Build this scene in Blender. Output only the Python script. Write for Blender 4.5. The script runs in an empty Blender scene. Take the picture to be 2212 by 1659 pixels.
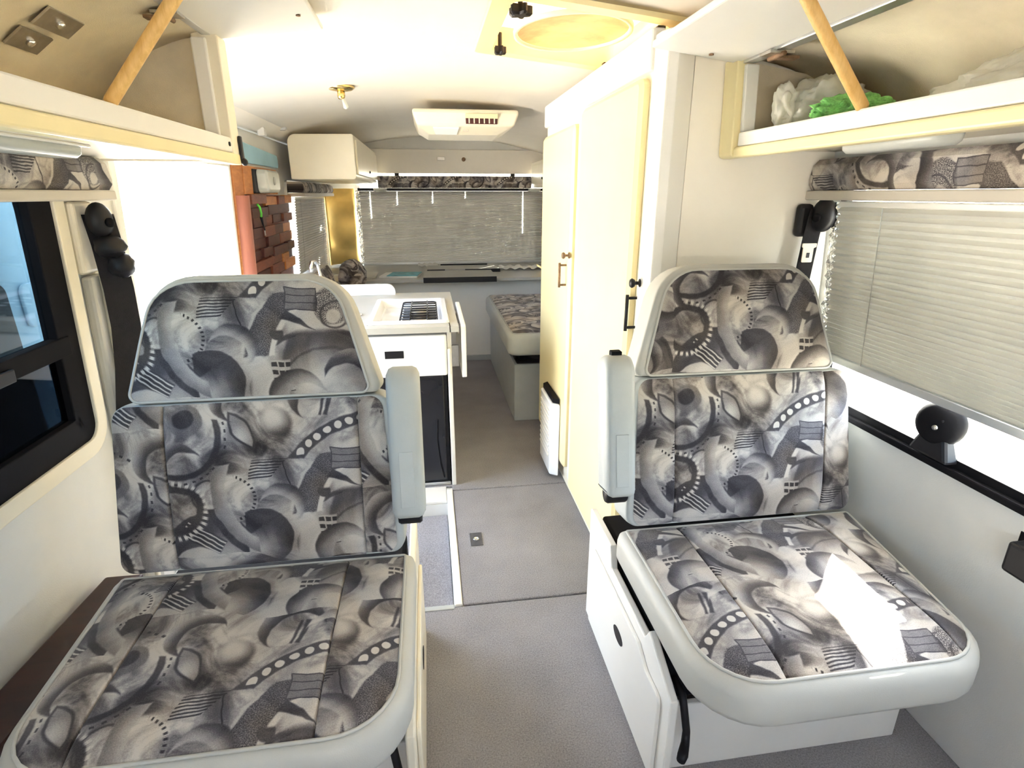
import bpy, bmesh, math, random
from mathutils import Vector, Matrix, noise
random.seed(7)
sc = bpy.context.scene
col = sc.collection

# ------------------------------------------------------------------ camera
FPX = 1200.0
YAW, PITCH, CAMZ = math.radians(8.345), math.radians(18.842), 1.35
cd = bpy.data.cameras.new('camera')
cd.sensor_width = 36.0
cd.lens = FPX / 2212.0 * 36.0
cd.clip_start = 0.02
cam = bpy.data.objects.new('camera', cd)
col.objects.link(cam)
cam.location = (0, 0, CAMZ)
cam.rotation_euler = (math.pi / 2 - PITCH, 0, -YAW)
sc.camera = cam

# ------------------------------------------------------------------ sky, sun, exposure
SUN_DIR = Vector((-0.85, -1.1, -1.0)).normalized()      # the way the light travels: from the right rear
w = bpy.data.worlds.new('world')
sc.world = w
w.use_nodes = True
wn = w.node_tree
bg = wn.nodes['Background']
sky = wn.nodes.new('ShaderNodeTexSky')
sky.sky_type = 'NISHITA'
sky.sun_disc = False
sky.sun_elevation = math.asin(-SUN_DIR.z)
sky.sun_rotation = math.atan2(-SUN_DIR.x, -SUN_DIR.y)
sky.altitude = 50
sky.dust_density = 2.5
hs = wn.nodes.new('ShaderNodeHueSaturation')
hs.inputs['Saturation'].default_value = 0.62
wn.links.new(sky.outputs[0], hs.inputs['Color'])
wn.links.new(hs.outputs[0], bg.inputs[0])
bg.inputs[1].default_value = 2.9

sd = bpy.data.lights.new('sun', 'SUN')
sd.energy = 70.0
sd.angle = math.radians(0.6)
sd.color = (1.0, 0.93, 0.82)
sun = bpy.data.objects.new('sun', sd)
col.objects.link(sun)
sun.rotation_euler = SUN_DIR.to_track_quat('-Z', 'Y').to_euler()
sun.location = (6, 8, 8)

vs = sc.view_settings
vs.view_transform = 'Standard'
vs.look = 'None'
vs.exposure = 0.68
vs.gamma = 1.0
vs.use_curve_mapping = False
sc.cycles.max_bounces = 14
sc.cycles.diffuse_bounces = 8
sc.cycles.sample_clamp_indirect = 12.0

# ------------------------------------------------------------------ node helpers
NT = None
class X:
    def __init__(s, sock): s.s = sock
    def __add__(a, b): return M('ADD', a, b)
    __radd__ = __add__
    def __sub__(a, b): return M('SUBTRACT', a, b)
    def __rsub__(a, b): return M('SUBTRACT', b, a)
    def __mul__(a, b): return M('MULTIPLY', a, b)
    __rmul__ = __mul__
def setin(sock, v):
    if isinstance(v, X): NT.links.new(v.s, sock)
    else: sock.default_value = v
def M(op, *a):
    n = NT.nodes.new('ShaderNodeMath'); n.operation = op
    for i, v in enumerate(a): setin(n.inputs[i], v)
    return X(n.outputs[0])
def mx(a, b): return M('MAXIMUM', a, b)
def mn(a, b): return M('MINIMUM', a, b)
def ab(a): return M('ABSOLUTE', a)
def sstep(x, e0, e1, t0=0.0, t1=1.0):
    n = NT.nodes.new('ShaderNodeMapRange'); n.interpolation_type = 'SMOOTHSTEP'
    setin(n.inputs[0], x)
    n.inputs[1].default_value = e0; n.inputs[2].default_value = e1
    n.inputs[3].default_value = t0; n.inputs[4].default_value = t1
    return X(n.outputs[0])
def ins(d, wd=0.006): return sstep(d, -wd, wd, 1.0, 0.0)
def mixv(a, b, m): return M('MULTIPLY_ADD', m, b - a, a)
def nz(vec, scale, detail=3.0, rough=0.6, dist=0.0):
    n = NT.nodes.new('ShaderNodeTexNoise'); n.inputs['Scale'].default_value = scale
    n.inputs['Detail'].default_value = detail; n.inputs['Roughness'].default_value = rough
    n.inputs['Distortion'].default_value = dist
    if vec is not None: NT.links.new(vec, n.inputs['Vector'])
    return X(n.outputs[0])
def ramp(fac, stops):
    n = NT.nodes.new('ShaderNodeValToRGB')
    els = n.color_ramp.elements
    while len(els) < len(stops): els.new(0.5)
    for e, (p, c) in zip(els, stops):
        e.position = p; e.color = (*c, 1)
    setin(n.inputs[0], fac)
    return n.outputs[0]

def new_mat(name):
    global NT
    m = bpy.data.materials.new(name); m.use_nodes = True
    NT = m.node_tree
    return m, NT.nodes['Principled BSDF']
def mat(name, color, rough=0.5, metal=0.0, var=0.0, vscale=6.0, bump=0.0, bscale=60.0, spec=0.5, coat=0.0, trans=0.0):
    """painted / plastic / cloth surface: a base colour with procedural mottling and fine relief"""
    m, p = new_mat(name)
    p.inputs['Roughness'].default_value = rough
    p.inputs['Metallic'].default_value = metal
    p.inputs['Specular IOR Level'].default_value = spec
    p.inputs['Coat Weight'].default_value = coat
    p.inputs['Transmission Weight'].default_value = trans
    tc = NT.nodes.new('ShaderNodeTexCoord').outputs['Object']
    f = nz(tc, vscale, 4.0)
    lo = tuple(max(0, c * (1 - var)) for c in color); hi = tuple(min(1, c * (1 + var)) for c in color)
    NT.links.new(ramp(f, [(0.3, lo), (0.7, hi)]), p.inputs['Base Color'])
    if bump > 0:
        b = NT.nodes.new('ShaderNodeBump'); b.inputs['Strength'].default_value = bump
        b.inputs['Distance'].default_value = 0.004
        NT.links.new(nz(tc, bscale, 3.0).s, b.inputs['Height'])
        NT.links.new(b.outputs[0], p.inputs['Normal'])
    return m
def wood(name, a, b, scale=(30, 30, 3), rough=0.5):
    m, p = new_mat(name)
    tc = NT.nodes.new('ShaderNodeTexCoord').outputs['Object']
    mp = NT.nodes.new('ShaderNodeMapping'); mp.inputs['Scale'].default_value = scale
    NT.links.new(tc, mp.inputs[0])
    f = nz(mp.outputs[0], 1.6, 5.0, 0.65, 0.6)
    NT.links.new(ramp(f, [(0.3, a), (0.7, b)]), p.inputs['Base Color'])
    p.inputs['Roughness'].default_value = rough
    return m

def make_fabric():
    """printed upholstery: grey, charcoal and cream motifs on a cloudy ground (UV: 1 unit = 0.44 m)"""
    global NT
    m, p = new_mat('printed_upholstery')
    uvn = NT.nodes.new('ShaderNodeUVMap'); uvn.uv_map = 'UVMap'
    wob = NT.nodes.new('ShaderNodeTexNoise'); wob.inputs['Scale'].default_value = 9.0
    wob.inputs['Detail'].default_value = 2.0
    NT.links.new(uvn.outputs[0], wob.inputs['Vector'])
    add = NT.nodes.new('ShaderNodeVectorMath'); add.operation = 'MULTIPLY_ADD'
    NT.links.new(wob.outputs['Color'], add.inputs[0]); add.inputs[1].default_value = (0.03, 0.03, 0)
    NT.links.new(uvn.outputs[0], add.inputs[2])
    sp = NT.nodes.new('ShaderNodeSeparateXYZ'); NT.links.new(add.outputs[0], sp.inputs[0])
    # wrap into one repeat: x 0.1..1.5, y(down) -0.22..0.80
    u = M('WRAP', X(sp.outputs[0]), 1.5, 0.1)
    wv = M('SINE', u * 5.1) * 0.05 + M('SINE', u * 13.0 + 1.0) * 0.02      # the repeats meet along a wavy edge
    v = M('WRAP', X(sp.outputs[1]) + wv, 0.80, -0.22) - wv
    cb = NT.nodes.new('ShaderNodeCombineXYZ'); NT.links.new(u.s, cb.inputs[0]); NT.links.new(v.s, cb.inputs[1])
    P = cb.outputs[0]
    raw = uvn.outputs[0]
    cloud = nz(raw, 4.2, 4.0, 0.6, 0.8)
    fine = nz(raw, 190.0, 2.0, 0.7)
    def dist(x, y):
        n = NT.nodes.new('ShaderNodeVectorMath'); n.operation = 'DISTANCE'
        NT.links.new(P, n.inputs[0]); n.inputs[1].default_value = (x, y, 0)
        return X(n.outputs['Value'])
    def circ(x, y, r): return dist(x, y) - r
    def rot(x, y, ang):
        c, s = math.cos(ang), math.sin(ang)
        du, dv = u - x, v - y
        return du * c + dv * s, dv * c - du * s
    def rect(x, y, w_, h_, ang=0.0):
        a, b = rot(x, y, ang)
        return mx(ab(a) - w_, ab(b) - h_)
    def polar(x, y): return M('ARCTAN2', v - y, u - x), dist(x, y)
    vo = NT.nodes.new('ShaderNodeTexVoronoi'); vo.inputs['Scale'].default_value = 4.6
    NT.links.new(add.outputs[0], vo.inputs['Vector'])
    ve = NT.nodes.new('ShaderNodeTexVoronoi'); ve.feature = 'DISTANCE_TO_EDGE'; ve.inputs['Scale'].default_value = 4.6
    NT.links.new(add.outputs[0], ve.inputs['Vector'])
    c = sstep(cloud, 0.32, 0.68, 0.0, 0.92) * 0.62 + sstep(X(vo.outputs['Distance']), 0.05, 0.62, 0.0, 0.34)   # cloudy ground, shaded facets
    c = c - sstep(X(ve.outputs['Distance']), 0.0, 0.05, 0.14, 0.0) * sstep(cloud, 0.48, 0.56)
    def put(mask, val):
        nonlocal c
        c = mixv(c, val, mask) if isinstance(val, X) else M('MULTIPLY_ADD', mask, val - c, c)
    # broad dark hills and light fields
    put(ins(circ(0.95, 0.62, 0.30), 0.05) * 0.7, 0.62)
    put(ins(mx(circ(1.15, 0.78, 0.36), circ(1.3, 0.62, 0.34)), 0.01), sstep(dist(1.15, 0.78), 0.08, 0.36, 0.85, 0.18))
    put(ins(ab(circ(1.15, 0.78, 0.36)) - 0.012) * 0.9, 0.06)
    put(ins(ab(circ(1.20, 0.80, 0.28)) - 0.006) * 0.6, 0.12)
    # big cream field to the right, with its dark rim
    put(ins(mx(circ(1.22, 0.32, 0.24), rect(1.2, 0.3, 0.3, 0.13)), 0.02), 0.86)
    # crescent at lower left with ruled lines
    put(ins(circ(0.33, 0.76, 0.24)), sstep(dist(0.40, 0.80), 0.0, 0.25, 0.75, 0.08))
    la, lb = rot(0.30, 0.66, 0.62)
    put(ins(mx(ab(la) - 0.11, ab(lb) - 0.045)), 0.05)
    put(ins(mx(mx(ab(la) - 0.11, ab(lb) - 0.045), ab(M('PINGPONG', lb + 0.1, 0.011)) - 0.004), 0.002), 0.85)
    put(ins(mx(circ(0.26, 0.86, 0.15), 0.68 - v)), 0.80)
    # ring at the left and its dotted fringe
    put(ins(circ(0.345, 0.43, 0.085)), sstep(dist(0.33, 0.41), 0.0, 0.09, 0.80, 0.42))
    put(ins(ab(circ(0.345, 0.43, 0.085)) - 0.005), 0.10)
    # dark toothed arches on the far left
    put(ins(ab(circ(0.18, 0.50, 0.12)) - 0.018), 0.08)
    ang, r = polar(0.18, 0.50)
    dd = M('FRACT', ang * 4.8) - 0.5
    put(ins(mx(ab(dd) - 0.25, ab(r - 0.150) - 0.012), 0.01), 0.92)
    # large disc with stitched right edge
    put(ins(circ(0.46, 0.45, 0.135)), sstep(cloud, 0.35, 0.65, 0.45, 0.96))
    ang, r = polar(0.46, 0.45)
    dd = M('FRACT', ang * 5.2) - 0.5
    put(ins(mx(mx(ab(dd) - 0.22, ab(r - 0.120) - 0.007), 0.48 - u), 0.004), 0.04)
    # half ball, dark wedge above and shaded below
    ball = mx(circ(0.60, 0.68, 0.165), 0.52 - u)
    put(ins(ball), sstep(dist(0.57, 0.76), 0.02, 0.19, 0.74, 0.06))
    ba, bb = rot(0.60, 0.62, -0.55)
    put(ins(mx(ball, bb), 0.006), 0.08)
    # pale horn that sweeps from the disc to the right
    horn = mx(mx(circ(0.60, 0.80, 0.36), 0.190 - dist(0.60, 0.70)), mx(0.54 - v, 0.58 - u))
    put(ins(horn, 0.02), sstep(u, 0.58, 0.92, 0.55, 0.90))
    # grey stalk and its black crescent
    stalk = mx(circ(0.78, 0.40, 0.42), 0.345 - dist(0.78, 0.40))
    stalk = mx(mx(stalk, u - 0.58), 0.26 - v)
    put(ins(stalk), sstep(dist(0.78, 0.40), 0.345, 0.42, 0.72, 0.40))
    blk = mx(mx(circ(0.78, 0.40, 0.455), 0.42 - dist(0.78, 0.40)), mx(0.50 - v, u - 0.52))
    put(ins(blk), 0.04)
    put(ins(mx(mx(circ(0.20, 0.10, 0.235), 0.205 - dist(0.20, 0.10)), 0.02 - v)), 0.06)    # dark arc over the top left
    ang, r = polar(0.20, 0.10)
    dd = M('FRACT', ang * 6.0) - 0.5
    put(ins(mx(ab(dd) - 0.2, ab(r - 0.255) - 0.005), 0.004), 0.05)
    # hatching and the bent thin line
    hu, hv = u - 0.64, v - 0.30
    hat = mx(mx(ab(hu + hv * 0.6) - (0.075 - hv * 0.35), ab(hv) - 0.05), ab(M('PINGPONG', hv + 0.2, 0.0075)) - 0.0035)
    put(ins(hat, 0.002), 0.03)
    put(ins(mn(mx(ab(v - 0.268) - 0.003, ab(u - 0.72) - 0.02), rect(0.755, 0.34, 0.003, 0.075, -0.2)), 0.002), 0.06)
    # plume: dark curved blade with pale edge
    ang, r = polar(1.30, 0.62)
    bl = mx(ab(r - 0.47) - 0.062, mx(0.23 - v, v - 0.56))
    put(ins(bl), sstep(fine, 0.35, 0.65, 0.10, 0.36))
    put(ins(mx(ab(r - 0.395) - 0.013, mx(0.25 - v, v - 0.56))), 0.93)
    put(ins(mx(ab(r - 0.54) - 0.008, mx(0.27 - v, v - 0.54))), 0.80)
    # bead chain rising to the right on a dark band
    ang, r = polar(1.24, 0.60)
    band = mx(ab(r - 0.56) - 0.034, mx(v - 0.25, u - 1.24))
    put(ins(band), 0.12)
    dd = (M('FRACT', ang * 9.0) - 0.5) * (0.56 / 9.0)
    bead = mx(M('SQRT', dd * dd + (r - 0.56) * (r - 0.56)) - 0.021, mx(v - 0.23, u - 1.20))
    put(ins(bead, 0.003), 0.97)
    # ruled card
    put(ins(rect(1.07, 0.265, 0.078, 0.058, 0.04)), 0.42)
    ca, cbb = rot(1.07, 0.265, 0.04)
    put(ins(mx(ab(ca) - 0.08, mn(ab(cbb + 0.02), ab(cbb - 0.02)) - 0.0025), 0.002), 0.10)
    put(ins(ab(rect(1.07, 0.265, 0.078, 0.058, 0.04)) - 0.003, 0.002), 0.15)
    # dark splinters
    sa, sb = rot(1.06, 0.385, 0.5)
    put(ins(ab(sb) - (0.09 - sa) * 0.13 + M('GREATER_THAN', ab(sa), 0.09), 0.004), 0.14)
    put(ins(mx(circ(0.945, 0.44, 0.035), 0.42 - v)), 0.12)
    # curl with feathery hatch
    ang, r = polar(1.23, 0.33)
    put(ins(mx(circ(1.23, 0.30, 0.10), 0.035 - dist(1.23, 0.36))) * sstep(fine, 0.42, 0.55), 0.10)
    put(ins(ab(circ(1.24, 0.35, 0.07)) - 0.005), 0.16)
    # dark eye
    put(ins(circ(1.39, 0.495, 0.068)), 0.36)
    put(ins(circ(1.38, 0.495, 0.036)), 0.14)
    # checks
    put(ins(rect(0.955, 0.67, 0.048, 0.085, -0.06)), 0.80)
    chk = mx(rect(0.955, 0.67, 0.048, 0.085, -0.06), 0.004 - ab(M('PINGPONG', u, 0.018)) )
    put(ins(chk, 0.004) * M('GREATER_THAN', M('FRACT', v * 26.0), 0.45), 0.08)
    # upper row: spear leaf, dark core and shaded egg
    spear = mx(circ(0.44, 0.14, 0.16), circ(0.64, 0.02, 0.165))
    put(ins(spear), sstep(dist(0.52, 0.12), 0.0, 0.1, 0.92, 0.5))
    put(ins(ab(spear) - 0.006), 0.10)
    put(ins(mx(circ(0.70, 0.06, 0.10), circ(0.76, 0.03, 0.11)), 0.015), sstep(dist(0.69, 0.02), 0.01, 0.13, 0.92, 0.12))
    put(ins(circ(0.26, 0.02, 0.085)), 0.40)
    put(ins(circ(0.25, 0.01, 0.050)), 0.10)
    put(ins(rect(0.96, -0.05, 0.007, 0.07, 0.2)) , 0.07)
    put(ins(rect(0.99, -0.05, 0.010, 0.07, 0.2)) , 0.07)
    put(ins(mx(circ(1.36, 0.05, 0.12), 1.33 - u)), sstep(dist(1.36, 0.05), 0.0, 0.12, 0.55, 0.92))
    put(ins(ab(circ(1.36, 0.05, 0.12)) - 0.006), 0.10)
    # further crescents, shells and shaded wedges that fill the ground
    def cres(x, y, r, ox, oy, r2, a0, a1):
        d = mx(circ(x, y, r), r2 - dist(x + ox, y + oy))
        put(ins(d), sstep(dist(x + ox, y + oy), r2, r2 + (r - r2) + math.hypot(ox, oy), a0, a1))
    cres(0.93, -0.10, 0.15, 0.03, 0.06, 0.13, 0.05, 0.55)
    cres(1.16, -0.02, 0.17, -0.05, 0.05, 0.15, 0.90, 0.20)
    cres(0.50, -0.10, 0.13, 0.05, 0.04, 0.11, 0.10, 0.70)
    cres(1.42, 0.30, 0.16, 0.06, -0.03, 0.13, 0.06, 0.50)
    cres(0.72, 0.50, 0.12, -0.04, 0.05, 0.11, 0.75, 0.15)
    cres(1.30, 0.66, 0.13, -0.03, 0.06, 0.11, 0.05, 0.60)
    cres(1.02, 0.78, 0.15, 0.05, 0.05, 0.12, 0.70, 0.10)
    cres(0.20, 0.26, 0.13, 0.05, 0.03, 0.11, 0.08, 0.60)
    # charcoal smudging
    c = c + (cloud - 0.475) * 0.75 + (fine - 0.5) * 0.5
    hue = nz(raw, 2.3, 2.0)
    a = ramp(c, [(0.0, (0.028, 0.025, 0.030)), (0.3, (0.090, 0.084, 0.096)), (0.62, (0.26, 0.245, 0.25)), (1.0, (0.54, 0.51, 0.475))])
    b = ramp(c, [(0.0, (0.030, 0.024, 0.022)), (0.3, (0.108, 0.090, 0.080)), (0.62, (0.285, 0.245, 0.215)), (1.0, (0.56, 0.50, 0.43))])
    mixn = NT.nodes.new('ShaderNodeMix'); mixn.data_type = 'RGBA'
    setin(mixn.inputs[0], sstep(hue, 0.4, 0.6))
    NT.links.new(a, mixn.inputs[6]); NT.links.new(b, mixn.inputs[7])
    NT.links.new(mixn.outputs[2], p.inputs['Base Color'])
    p.inputs['Roughness'].default_value = 0.9
    p.inputs['Specular IOR Level'].default_value = 0.2
    p.inputs['Sheen Weight'].default_value = 0.15
    bp = NT.nodes.new('ShaderNodeBump'); bp.inputs['Strength'].default_value = 0.25; bp.inputs['Distance'].default_value = 0.002
    NT.links.new(fine.s, bp.inputs['Height']); NT.links.new(bp.outputs[0], p.inputs['Normal'])
    return m

def make_glass(name, tint, gloss=0.06):
    global NT
    m = bpy.data.materials.new(name); m.use_nodes = True
    NT = m.node_tree
    NT.nodes.remove(NT.nodes['Principled BSDF'])
    out = NT.nodes['Material Output']
    t = NT.nodes.new('ShaderNodeBsdfTransparent'); t.inputs[0].default_value = (*tint, 1)
    g = NT.nodes.new('ShaderNodeBsdfGlossy'); g.inputs['Roughness'].default_value = 0.03
    lw = NT.nodes.new('ShaderNodeLayerWeight'); lw.inputs[0].default_value = 0.5
    frv = M('MULTIPLY_ADD', M('POWER', X(lw.outputs['Facing']), 4.0), 0.7, 0.04)
    mi = NT.nodes.new('ShaderNodeMixShader')
    NT.links.new(frv.s, mi.inputs[0]); NT.links.new(t.outputs[0], mi.inputs[1]); NT.links.new(g.outputs[0], mi.inputs[2])
    NT.links.new(mi.outputs[0], out.inputs[0])
    return m
def make_translucent(name, color, amount=0.6, rough=0.6, var=0.12, vscale=7.0):
    global NT
    m = bpy.data.materials.new(name); m.use_nodes = True
    NT = m.node_tree
    p = NT.nodes['Principled BSDF']; out = NT.nodes['Material Output']
    tc = NT.nodes.new('ShaderNodeTexCoord').outputs['Object']
    f = nz(tc, vscale, 4.0)
    cr = ramp(f, [(0.35, tuple(c * (1 - var) for c in color)), (0.65, tuple(min(1, c * (1 + var)) for c in color))])
    NT.links.new(cr, p.inputs['Base Color']); p.inputs['Roughness'].default_value = rough
    t = NT.nodes.new('ShaderNodeBsdfTranslucent'); NT.links.new(cr, t.inputs[0])
    mi = NT.nodes.new('ShaderNodeMixShader'); mi.inputs[0].default_value = amount
    NT.links.new(p.outputs[0], mi.inputs[1]); NT.links.new(t.outputs[0], mi.inputs[2])
    NT.links.new(mi.outputs[0], out.inputs[0])
    return m
def make_carpet():
    global NT
    m, p = new_mat('grey_carpet')
    tc = NT.nodes.new('ShaderNodeTexCoord').outputs['Object']
    f = nz(tc, 240.0, 3.0, 0.8); g = nz(tc, 3.0, 3.0)
    a = ramp(f * 0.75 + g * 0.25, [(0.32, (0.155, 0.148, 0.158)), (0.68, (0.41, 0.395, 0.41))])
    NT.links.new(a, p.inputs['Base Color']); p.inputs['Roughness'].default_value = 1.0
    p.inputs['Specular IOR Level'].default_value = 0.05
    b = NT.nodes.new('ShaderNodeBump'); b.inputs['Strength'].default_value = 0.6; b.inputs['Distance'].default_value = 0.004
    NT.links.new(f.s, b.inputs['Height']); NT.links.new(b.outputs[0], p.inputs['Normal'])
    return m

MT = dict(
    wall=mat('wall_lining', (0.72, 0.715, 0.69), 0.6, var=0.03, bump=0.15, bscale=300),
    ceil=mat('ceiling_lining', (0.76, 0.72, 0.655), 0.6, var=0.02, bump=0.1, bscale=250),
    cream=mat('cream_laminate', (0.82, 0.76, 0.62), 0.35, var=0.03),
    yellow=mat('warm_cream_laminate', (0.84, 0.73, 0.42), 0.35, var=0.03),
    ivory=mat('ivory_laminate', (0.88, 0.84, 0.76), 0.4, var=0.02),
    white=mat('white_laminate', (0.79, 0.775, 0.735), 0.35, var=0.02),
    lockerin=mat('locker_lining_felt', (0.74, 0.665, 0.52), 0.95, var=0.12, vscale=5, bump=0.3, bscale=400),
    vinyl=mat('grey_vinyl', (0.43, 0.45, 0.44), 0.5, var=0.05, vscale=9, bump=0.12, bscale=500),
    vinylw=mat('pale_vinyl', (0.48, 0.475, 0.44), 0.5, var=0.04, bump=0.12, bscale=500),
    lip=mat('taupe_vinyl', (0.50, 0.46, 0.40), 0.6, var=0.05),
    black=mat('black_plastic', (0.010, 0.009, 0.011), 0.45, var=0.2, spec=0.3),
    strap=mat('black_webbing', (0.010, 0.008, 0.010), 0.85, var=0.25, vscale=80, bump=0.4, bscale=500),
    rubber=mat('black_rubber', (0.007, 0.0065, 0.008), 0.7, var=0.15, spec=0.1),
    fridge=mat('fridge_front', (0.012, 0.012, 0.016), 0.25, var=0.2),
    chrome=mat('chrome', (0.85, 0.85, 0.86), 0.08, 1.0),
    steel=mat('brushed_steel', (0.52, 0.50, 0.47), 0.32, 1.0, var=0.15, vscale=30),
    rust=mat('rusty_steel', (0.24, 0.15, 0.09), 0.6, 0.6, var=0.4, vscale=60),
    darksteel=mat('dark_steel', (0.10, 0.10, 0.11), 0.4, 0.3, var=0.2, vscale=40),
    alu=mat('aluminium_trim', (0.72, 0.73, 0.74), 0.35, 0.9, var=0.05),
    brass=mat('brass', (0.88, 0.66, 0.28), 0.22, 1.0, var=0.1),
    foil=mat('silver_foil', (0.88, 0.88, 0.86), 0.12, 1.0, bump=1.0, bscale=90),
    gold=mat('gold_foil_panel', (0.72, 0.50, 0.17), 0.36, 0.75, var=0.15, vscale=3),
    dowel=wood('dowel_wood', (0.62, 0.36, 0.10), (0.80, 0.53, 0.20), (60, 60, 6)),
    wood_o=wood('orange_wood', (0.42, 0.15, 0.045), (0.62, 0.26, 0.08), (8, 8, 30)),
    wood_d=wood('dark_red_wood', (0.050, 0.011, 0.008), (0.10, 0.026, 0.017), (8, 8, 30)),
    wood_m=wood('mid_red_wood', (0.12, 0.030, 0.016), (0.22, 0.060, 0.028), (8, 8, 30)),
    rose=wood('rose_wood', (0.36, 0.125, 0.085), (0.46, 0.18, 0.125), (12, 12, 2), 0.4),
    mahog=wood('mahogany_board', (0.016, 0.0035, 0.0025), (0.036, 0.008, 0.005), (3, 20, 20), 0.5),
    blind=make_translucent('pleated_blind_cloth', (0.62, 0.61, 0.575), 0.11, 0.8, 0.03),
    blindg=make_translucent('grey_blind_cloth', (0.56, 0.545, 0.52), 0.10, 0.8, 0.04),
    vent=make_translucent('vent_acrylic', (0.60, 0.42, 0.22), 0.20, 0.4, 0.25, 9.0),
    lens=make_translucent('lamp_lens', (0.78, 0.80, 0.76), 0.4, 0.25, 0.04),
    bag=make_translucent('plastic_bag', (0.88, 0.87, 0.80), 0.45, 0.35, 0.08),
    net=mat('green_net', (0.22, 0.56, 0.16), 0.8, var=0.45, vscale=60, bump=1.0, bscale=160),
    blue=mat('light_blue_cloth', (0.34, 0.56, 0.70), 0.8, var=0.06),
    teal=mat('teal_card', (0.05, 0.30, 0.38), 0.4, var=0.5, vscale=20),
    green=mat('green_cord', (0.12, 0.62, 0.06), 0.6),
    maroon=mat('maroon_cloth', (0.075, 0.022, 0.020), 0.9, var=0.3, vscale=30),
    greyboard=mat('grey_board', (0.36, 0.36, 0.34), 0.4, var=0.05),
    enamel=mat('white_enamel', (0.84, 0.85, 0.87), 0.18, var=0.01),
    doorblue=mat('pale_blue_door_skin', (0.50, 0.66, 0.76), 0.45, var=0.04),
    ground=mat('pale_gravel', (0.70, 0.63, 0.51), 0.95, var=0.10, vscale=2.0),
    glassd=make_glass('tinted_glass', (0.50, 0.60, 0.66)),
    glassk=make_glass('dark_glass', (0.09, 0.12, 0.15)),
    glassc=make_glass('clear_glass', (0.90, 0.93, 0.93)),
    carpet=make_carpet(),
)
MT['fabric'] = make_fabric()

# ------------------------------------------------------------------ object helpers
def root(name, label, cat, loc=(0, 0, 0), group=None):
    o = bpy.data.objects.new(name, None); col.objects.link(o)
    o.empty_display_size = 0.05
    o.location = loc; o['label'] = label; o['category'] = cat
    if group: o['group'] = group
    return o
def link(o, parent=None):
    col.objects.link(o)
    if parent is not None:
        o.parent = parent
        if parent.type == 'EMPTY': o.matrix_parent_inverse = Matrix.Translation(-parent.location)
    return o
def tag(o, label, cat, group=None):
    o['label'] = label; o['category'] = cat
    if group: o['group'] = group
    return o
def struct(o): o['kind'] = 'structure'; return o

class MB:
    def __init__(s): s.v, s.f, s.uv = [], [], {}
    def box(s, x0, x1, y0, y1, z0, z1, fn=None):
        b = len(s.v)
        for z in (z0, z1):
            for (x, y) in ((x0, y0), (x1, y0), (x1, y1), (x0, y1)): s.v.append(Vector((x, y, z)))
        for q in ((3, 2, 1, 0), (4, 5, 6, 7), (0, 1, 5, 4), (1, 2, 6, 5), (2, 3, 7, 6), (3, 0, 4, 7)): s.f.append([b + i for i in q])
        if fn:
            for i in range(b, len(s.v)): s.v[i] = Vector(fn(s.v[i]))
        return s
    def loft(s, rings, cap0=True, cap1=True, closed=True):
        b = len(s.v); n = len(rings[0])
        for r in rings: s.v += [Vector(p) for p in r]
        for k in range(len(rings) - 1):
            for i in range(n if closed else n - 1):
                j = (i + 1) % n
                s.f.append([b + k * n + i, b + k * n + j, b + (k + 1) * n + j, b + (k + 1) * n + i])
        if cap0: s.f.append([b + i for i in range(n)][::-1])
        if cap1: s.f.append([b + (len(rings) - 1) * n + i for i in range(n)])
        return s
    def tube(s, path, r, n=10, flat=None):
        path = [Vector(p) for p in path]
        rr = r if isinstance(r, (list, tuple)) else [r] * len(path)
        rings = []; prev = None
        for k, p in enumerate(path):
            t = (path[min(k + 1, len(path) - 1)] - path[max(k - 1, 0)]).normalized()
            a = prev if prev is not None else (Vector((0, 0, 1)) if abs(t.z) < 0.9 else Vector((1, 0, 0)))
            a = (a - t * a.dot(t)).normalized(); prev = a
            bb = t.cross(a)
            rings.append([p + (a * math.cos(q) + bb * math.sin(q)) * rr[k] for q in [2 * math.pi * i / n for i in range(n)]])
        return s.loft(rings)
    def lathe(s, o, axis, prof, n=24):
        o = Vector(o); ax = Vector(axis).normalized()
        a = ax.orthogonal().normalized(); b = ax.cross(a)
        return s.loft([[o + ax * h + (a * math.cos(q) + b * math.sin(q)) * max(r, 1e-4) for q in [2 * math.pi * i / n for i in range(n)]] for (r, h) in prof])
    def prism(s, pts, d):
        d = Vector(d)
        return s.loft([[Vector(p) for p in pts], [Vector(p) + d for p in pts]])
    def sheet(s, grid):
        b = len(s.v); m = len(grid[0])
        for r in grid: s.v += [Vector(p) for p in r]
        for i in range(len(grid) - 1):
            for j in range(m - 1): s.f.append([b + i * m + j, b + i * m + j + 1, b + (i + 1) * m + j + 1, b + (i + 1) * m + j])
        return s
    def build(s, name, m, parent=None, bev=0.0, smooth=False, seg=2, solid=0.0, uvfn=None):
        me = bpy.data.meshes.new(name)
        me.from_pydata([tuple(v) for v in s.v], [], s.f)
        bm = bmesh.new(); bm.from_mesh(me); bmesh.ops.recalc_face_normals(bm, faces=bm.faces); bm.to_mesh(me); bm.free()
        if uvfn:
            uvl = me.uv_layers.new(name='UVMap')
            for lp in me.loops: uvl.data[lp.index].uv = uvfn(me.vertices[lp.vertex_index].co)
        me.materials.append(MT[m] if isinstance(m, str) else m)
        if smooth: me.polygons.foreach_set('use_smooth', [True] * len(me.polygons))
        o = bpy.data.objects.new(name, me)
        link(o, parent)
        if solid:
            md = o.modifiers.new('solid', 'SOLIDIFY'); md.thickness = solid; md.offset = 0
        if bev:
            md = o.modifiers.new('bevel', 'BEVEL'); md.width = bev; md.segments = seg; md.limit_method = 'ANGLE'; md.angle_limit = 0.6
            md.harden_normals = False
        return o
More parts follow.
